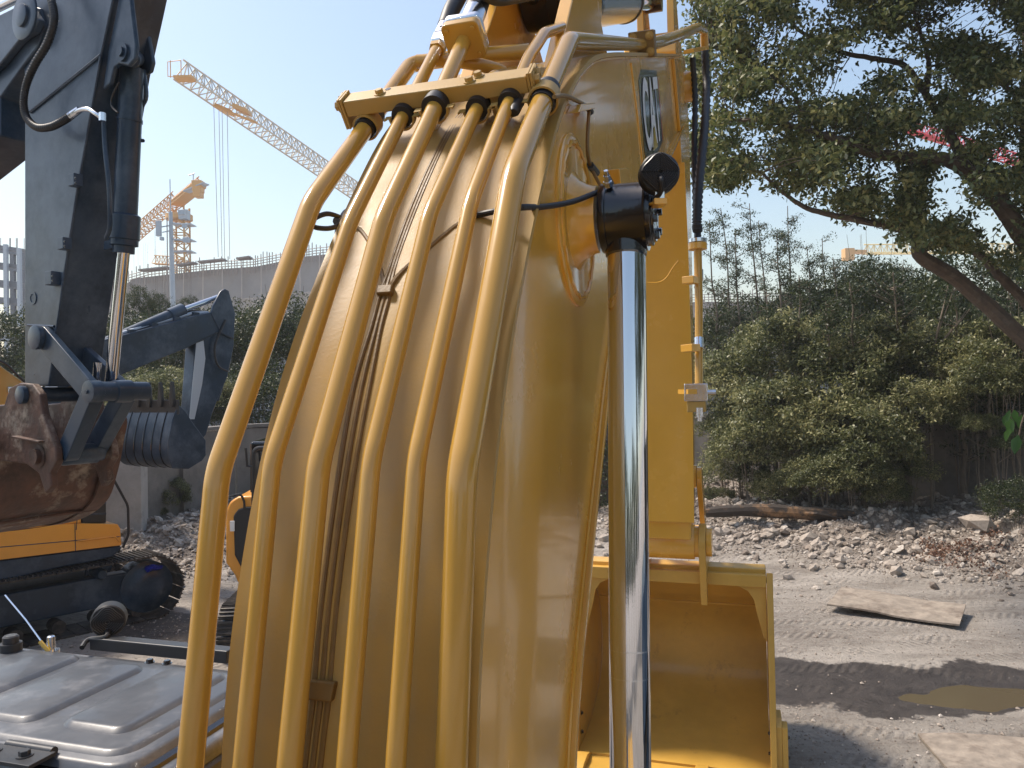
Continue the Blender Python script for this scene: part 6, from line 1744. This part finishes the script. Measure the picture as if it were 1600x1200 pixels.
# ears with pins
for w in (.11, -.26):
    ep = [(-20, 634), (6, 632), (14, 606), (30, 598), (50, 600), (62, 616), (66, 645), (76, 675), (86, 700), (88, 722), (78, 740), (80, 760), (70, 772), (60, 740), (40, 725), (0, 720), (-20, 700)]
    if w < 0: ep = [(x, y) for x, y in ep]
    if w > 0: earpts = [F3.uh(x, y, w) for x, y in ep]
    mb = MB(); mb.prism([q3(a, w) for a in earpts], F3.C * -.05); e3 = mb.build('bucket_ear', M_rust, bk3, bevel=.012)
mb = MB(); mb.lathe(F3.px(38, 617, .115), F3.C, [(0, .06), (.03, .06), (.035, .052)], 24); mb.lathe(F3.px(38, 617, .1), F3.C, [(-.5, .05), (0, .05)], 20); mb.build('hinge_pin', M_navy, X3)
mb = MB(); mb.lathe(F3.px(60, 713, .115), F3.C, [(0, .075), (.004, .05), (.035, .05), (.035, .03)], 24); mb.build('link_pin', M_rust, bk3)
mb = MB(); mb.bar(F3.px(24, 682, .125), F3.px(66, 690, .125), .05, .012); mb.build('bent_strap', M_rust, bk3, bevel=.004)
mb = MB(); mb.cyl(F3.px(150, 600, -.1), F3.px(153, 590, -.1) + Vector((0, 0, .1)), .025, n=12); mb.build('rod_end', M_chrome, X3)

# body of that machine, out of frame at the left
p3b = F3.p(-4.2, -.2, 0)
mb = MB(); mb.prism([F3.p(-8.6, .9, h - F3.o.z) for h in (1.0,)] + [F3.p(-5.4, .9, 1.0 - F3.o.z), F3.p(-5.4, .9, 1.7 - F3.o.z), F3.p(-8.6, .9, 2.0 - F3.o.z)], F3.C * -2.2); mb.build('body', M_orange, X3, bevel=.05)
mb = MB(); mb.box(F3.p(-6.8, -.2, .5 - F3.o.z), F3.F * 1.8, F3.C * 1.2, (0, 0, .45)); mb.build('undercarriage', M_track, X3, bevel=.1)

# ================================================================== small excavator glimpsed between the yellow pipes
o6 = G(352, 1012)
F6 = Frame(-6, (o6.x, o6.y, 0))
X6 = root('excavator', F6.p(.9, 1.2, 0), 'orange mini excavator mostly hidden behind the two leftmost yellow pipes', 'excavator')
track(F6, .27, -.6, 2.6, .62, .3, X6, .22)
mb = MB(); mb.box(F6.p(1.0, 1.1, .45), F6.F * .7, F6.C * .8, (0, 0, .14)); mb.build('turntable', M_navy, X6, bevel=.03)
def pz(x, y, u):   # point on the plane u = const of the frame
    d = ray(x, y); t = ((F6.o - cam_pos).dot(F6.F) + u) / d.dot(F6.F); return cam_pos + d * t
P = [pz(x, y, 0.5) for x, y in ((352, 800), (358, 784), (372, 776), (400, 774), (470, 774), (480, 915), (372, 915), (366, 900), (352, 880))]
mb = MB(); mb.prism(P, F6.F * 1.6); b6 = mb.build('body', M_orange, X6, bevel=.05)
P = [pz(x, y, 0.46) for x, y in ((364, 806), (372, 796), (384, 792), (460, 792), (460, 902), (384, 902), (366, 868))]
mb = MB(); mb.prism(P, F6.F * .06); mb.build('rear_panel', M_rub, X6, bevel=.03)
mb = MB(); mb.tube(fillet([pz(396, 800, .5), pz(396, 700, .5), pz(440, 700, .5)], .1), .028, 8); mb.tube([pz(396, 730, .5), pz(386, 728, .5), pz(384, 700, .5)], .018, 6); mb.build('handrail', M_rub, X6)
mb = MB(); mb.tube(catmull([pz(356, 776, .45), pz(374, 773, .45), pz(381, 782, .45), pz(382, 795, .45)], 5), .016, 6); mb.build('cable', M_rub, X6)
mb = MB(); mb.prism([pz(x, y, .9) for x, y in ((390, 690), (470, 690), (470, 780), (390, 780))], F6.F * 1.2); mb.build('cab', M_glass, X6, bevel=.04)
mb = MB(); mb.box(pz(363, 822, .45), F6.C * .03, F6.F * .01, (0, 0, .07)); mb.build('label_plate', M_white, X6, bevel=.004)

# ================================================================== added unseen machine at the right, giving the chrome rod dark streaks
F7 = Frame(17, (6.2, 2.2, 0))
X7 = root('excavator', F7.p(0, 0, 0), 'unseen dark excavator added right of ours for dark reflections in the chrome', 'excavator')
track(F7, -1.1, -2.2, 2.2, .95, .45, X7, .35); track(F7, 1.1, -2.2, 2.2, .95, .45, X7, .35)
mb = MB(); mb.prism([F7.p(u, -1.3, h) for u, h in ((-2.6, 1.15), (1.9, 1.15), (1.9, 2.0), (.2, 2.2), (-2.3, 2.2), (-2.7, 1.9))], F7.C * 2.6); mb.build('body', M_navy, X7, bevel=.05)
mb = MB(); mb.prism([F7.p(u, -1.3, h) for u, h in ((.3, 2.0), (2.0, 1.6), (2.1, 2.2), (1.8, 3.1), (.3, 3.15))], F7.C * 1.0); mb.build('cab', M_glass, X7, bevel=.05)
mb = MB(); mb.prism([F7.p(u, .1, h) for u, h in ((.6, 1.6), (1.6, 3.4), (2.6, 4.6), (3.4, 5.0), (3.6, 4.6), (2.8, 3.9), (1.8, 2.4), (1.3, 1.5))], F7.C * .45); mb.build('boom', M_navy, X7, bevel=.03)

# ================================================================== hazy air
hz = MB(); hz.box((0, 200, 15.5), (1550, 0, 0), (0, 1350, 0), (0, 0, 16.8))
mh = bpy.data.materials.new('haze_air'); mh.use_nodes = True
nn_ = mh.node_tree.nodes; nn_.clear()
vo = nn_.new('ShaderNodeVolumePrincipled'); vo.inputs['Color'].default_value = (0.97, 0.98, 1.0, 1)
vo.inputs['Density'].default_value = 0.0010; vo.inputs['Anisotropy'].default_value = 0.0
ou = nn_.new('ShaderNodeOutputMaterial'); mh.node_tree.links.new(vo.outputs[0], ou.inputs['Volume'])
ho = hz.build('haze', mh); tag(ho, 'thin pale haze hanging over the yard', 'haze', kind='stuff')
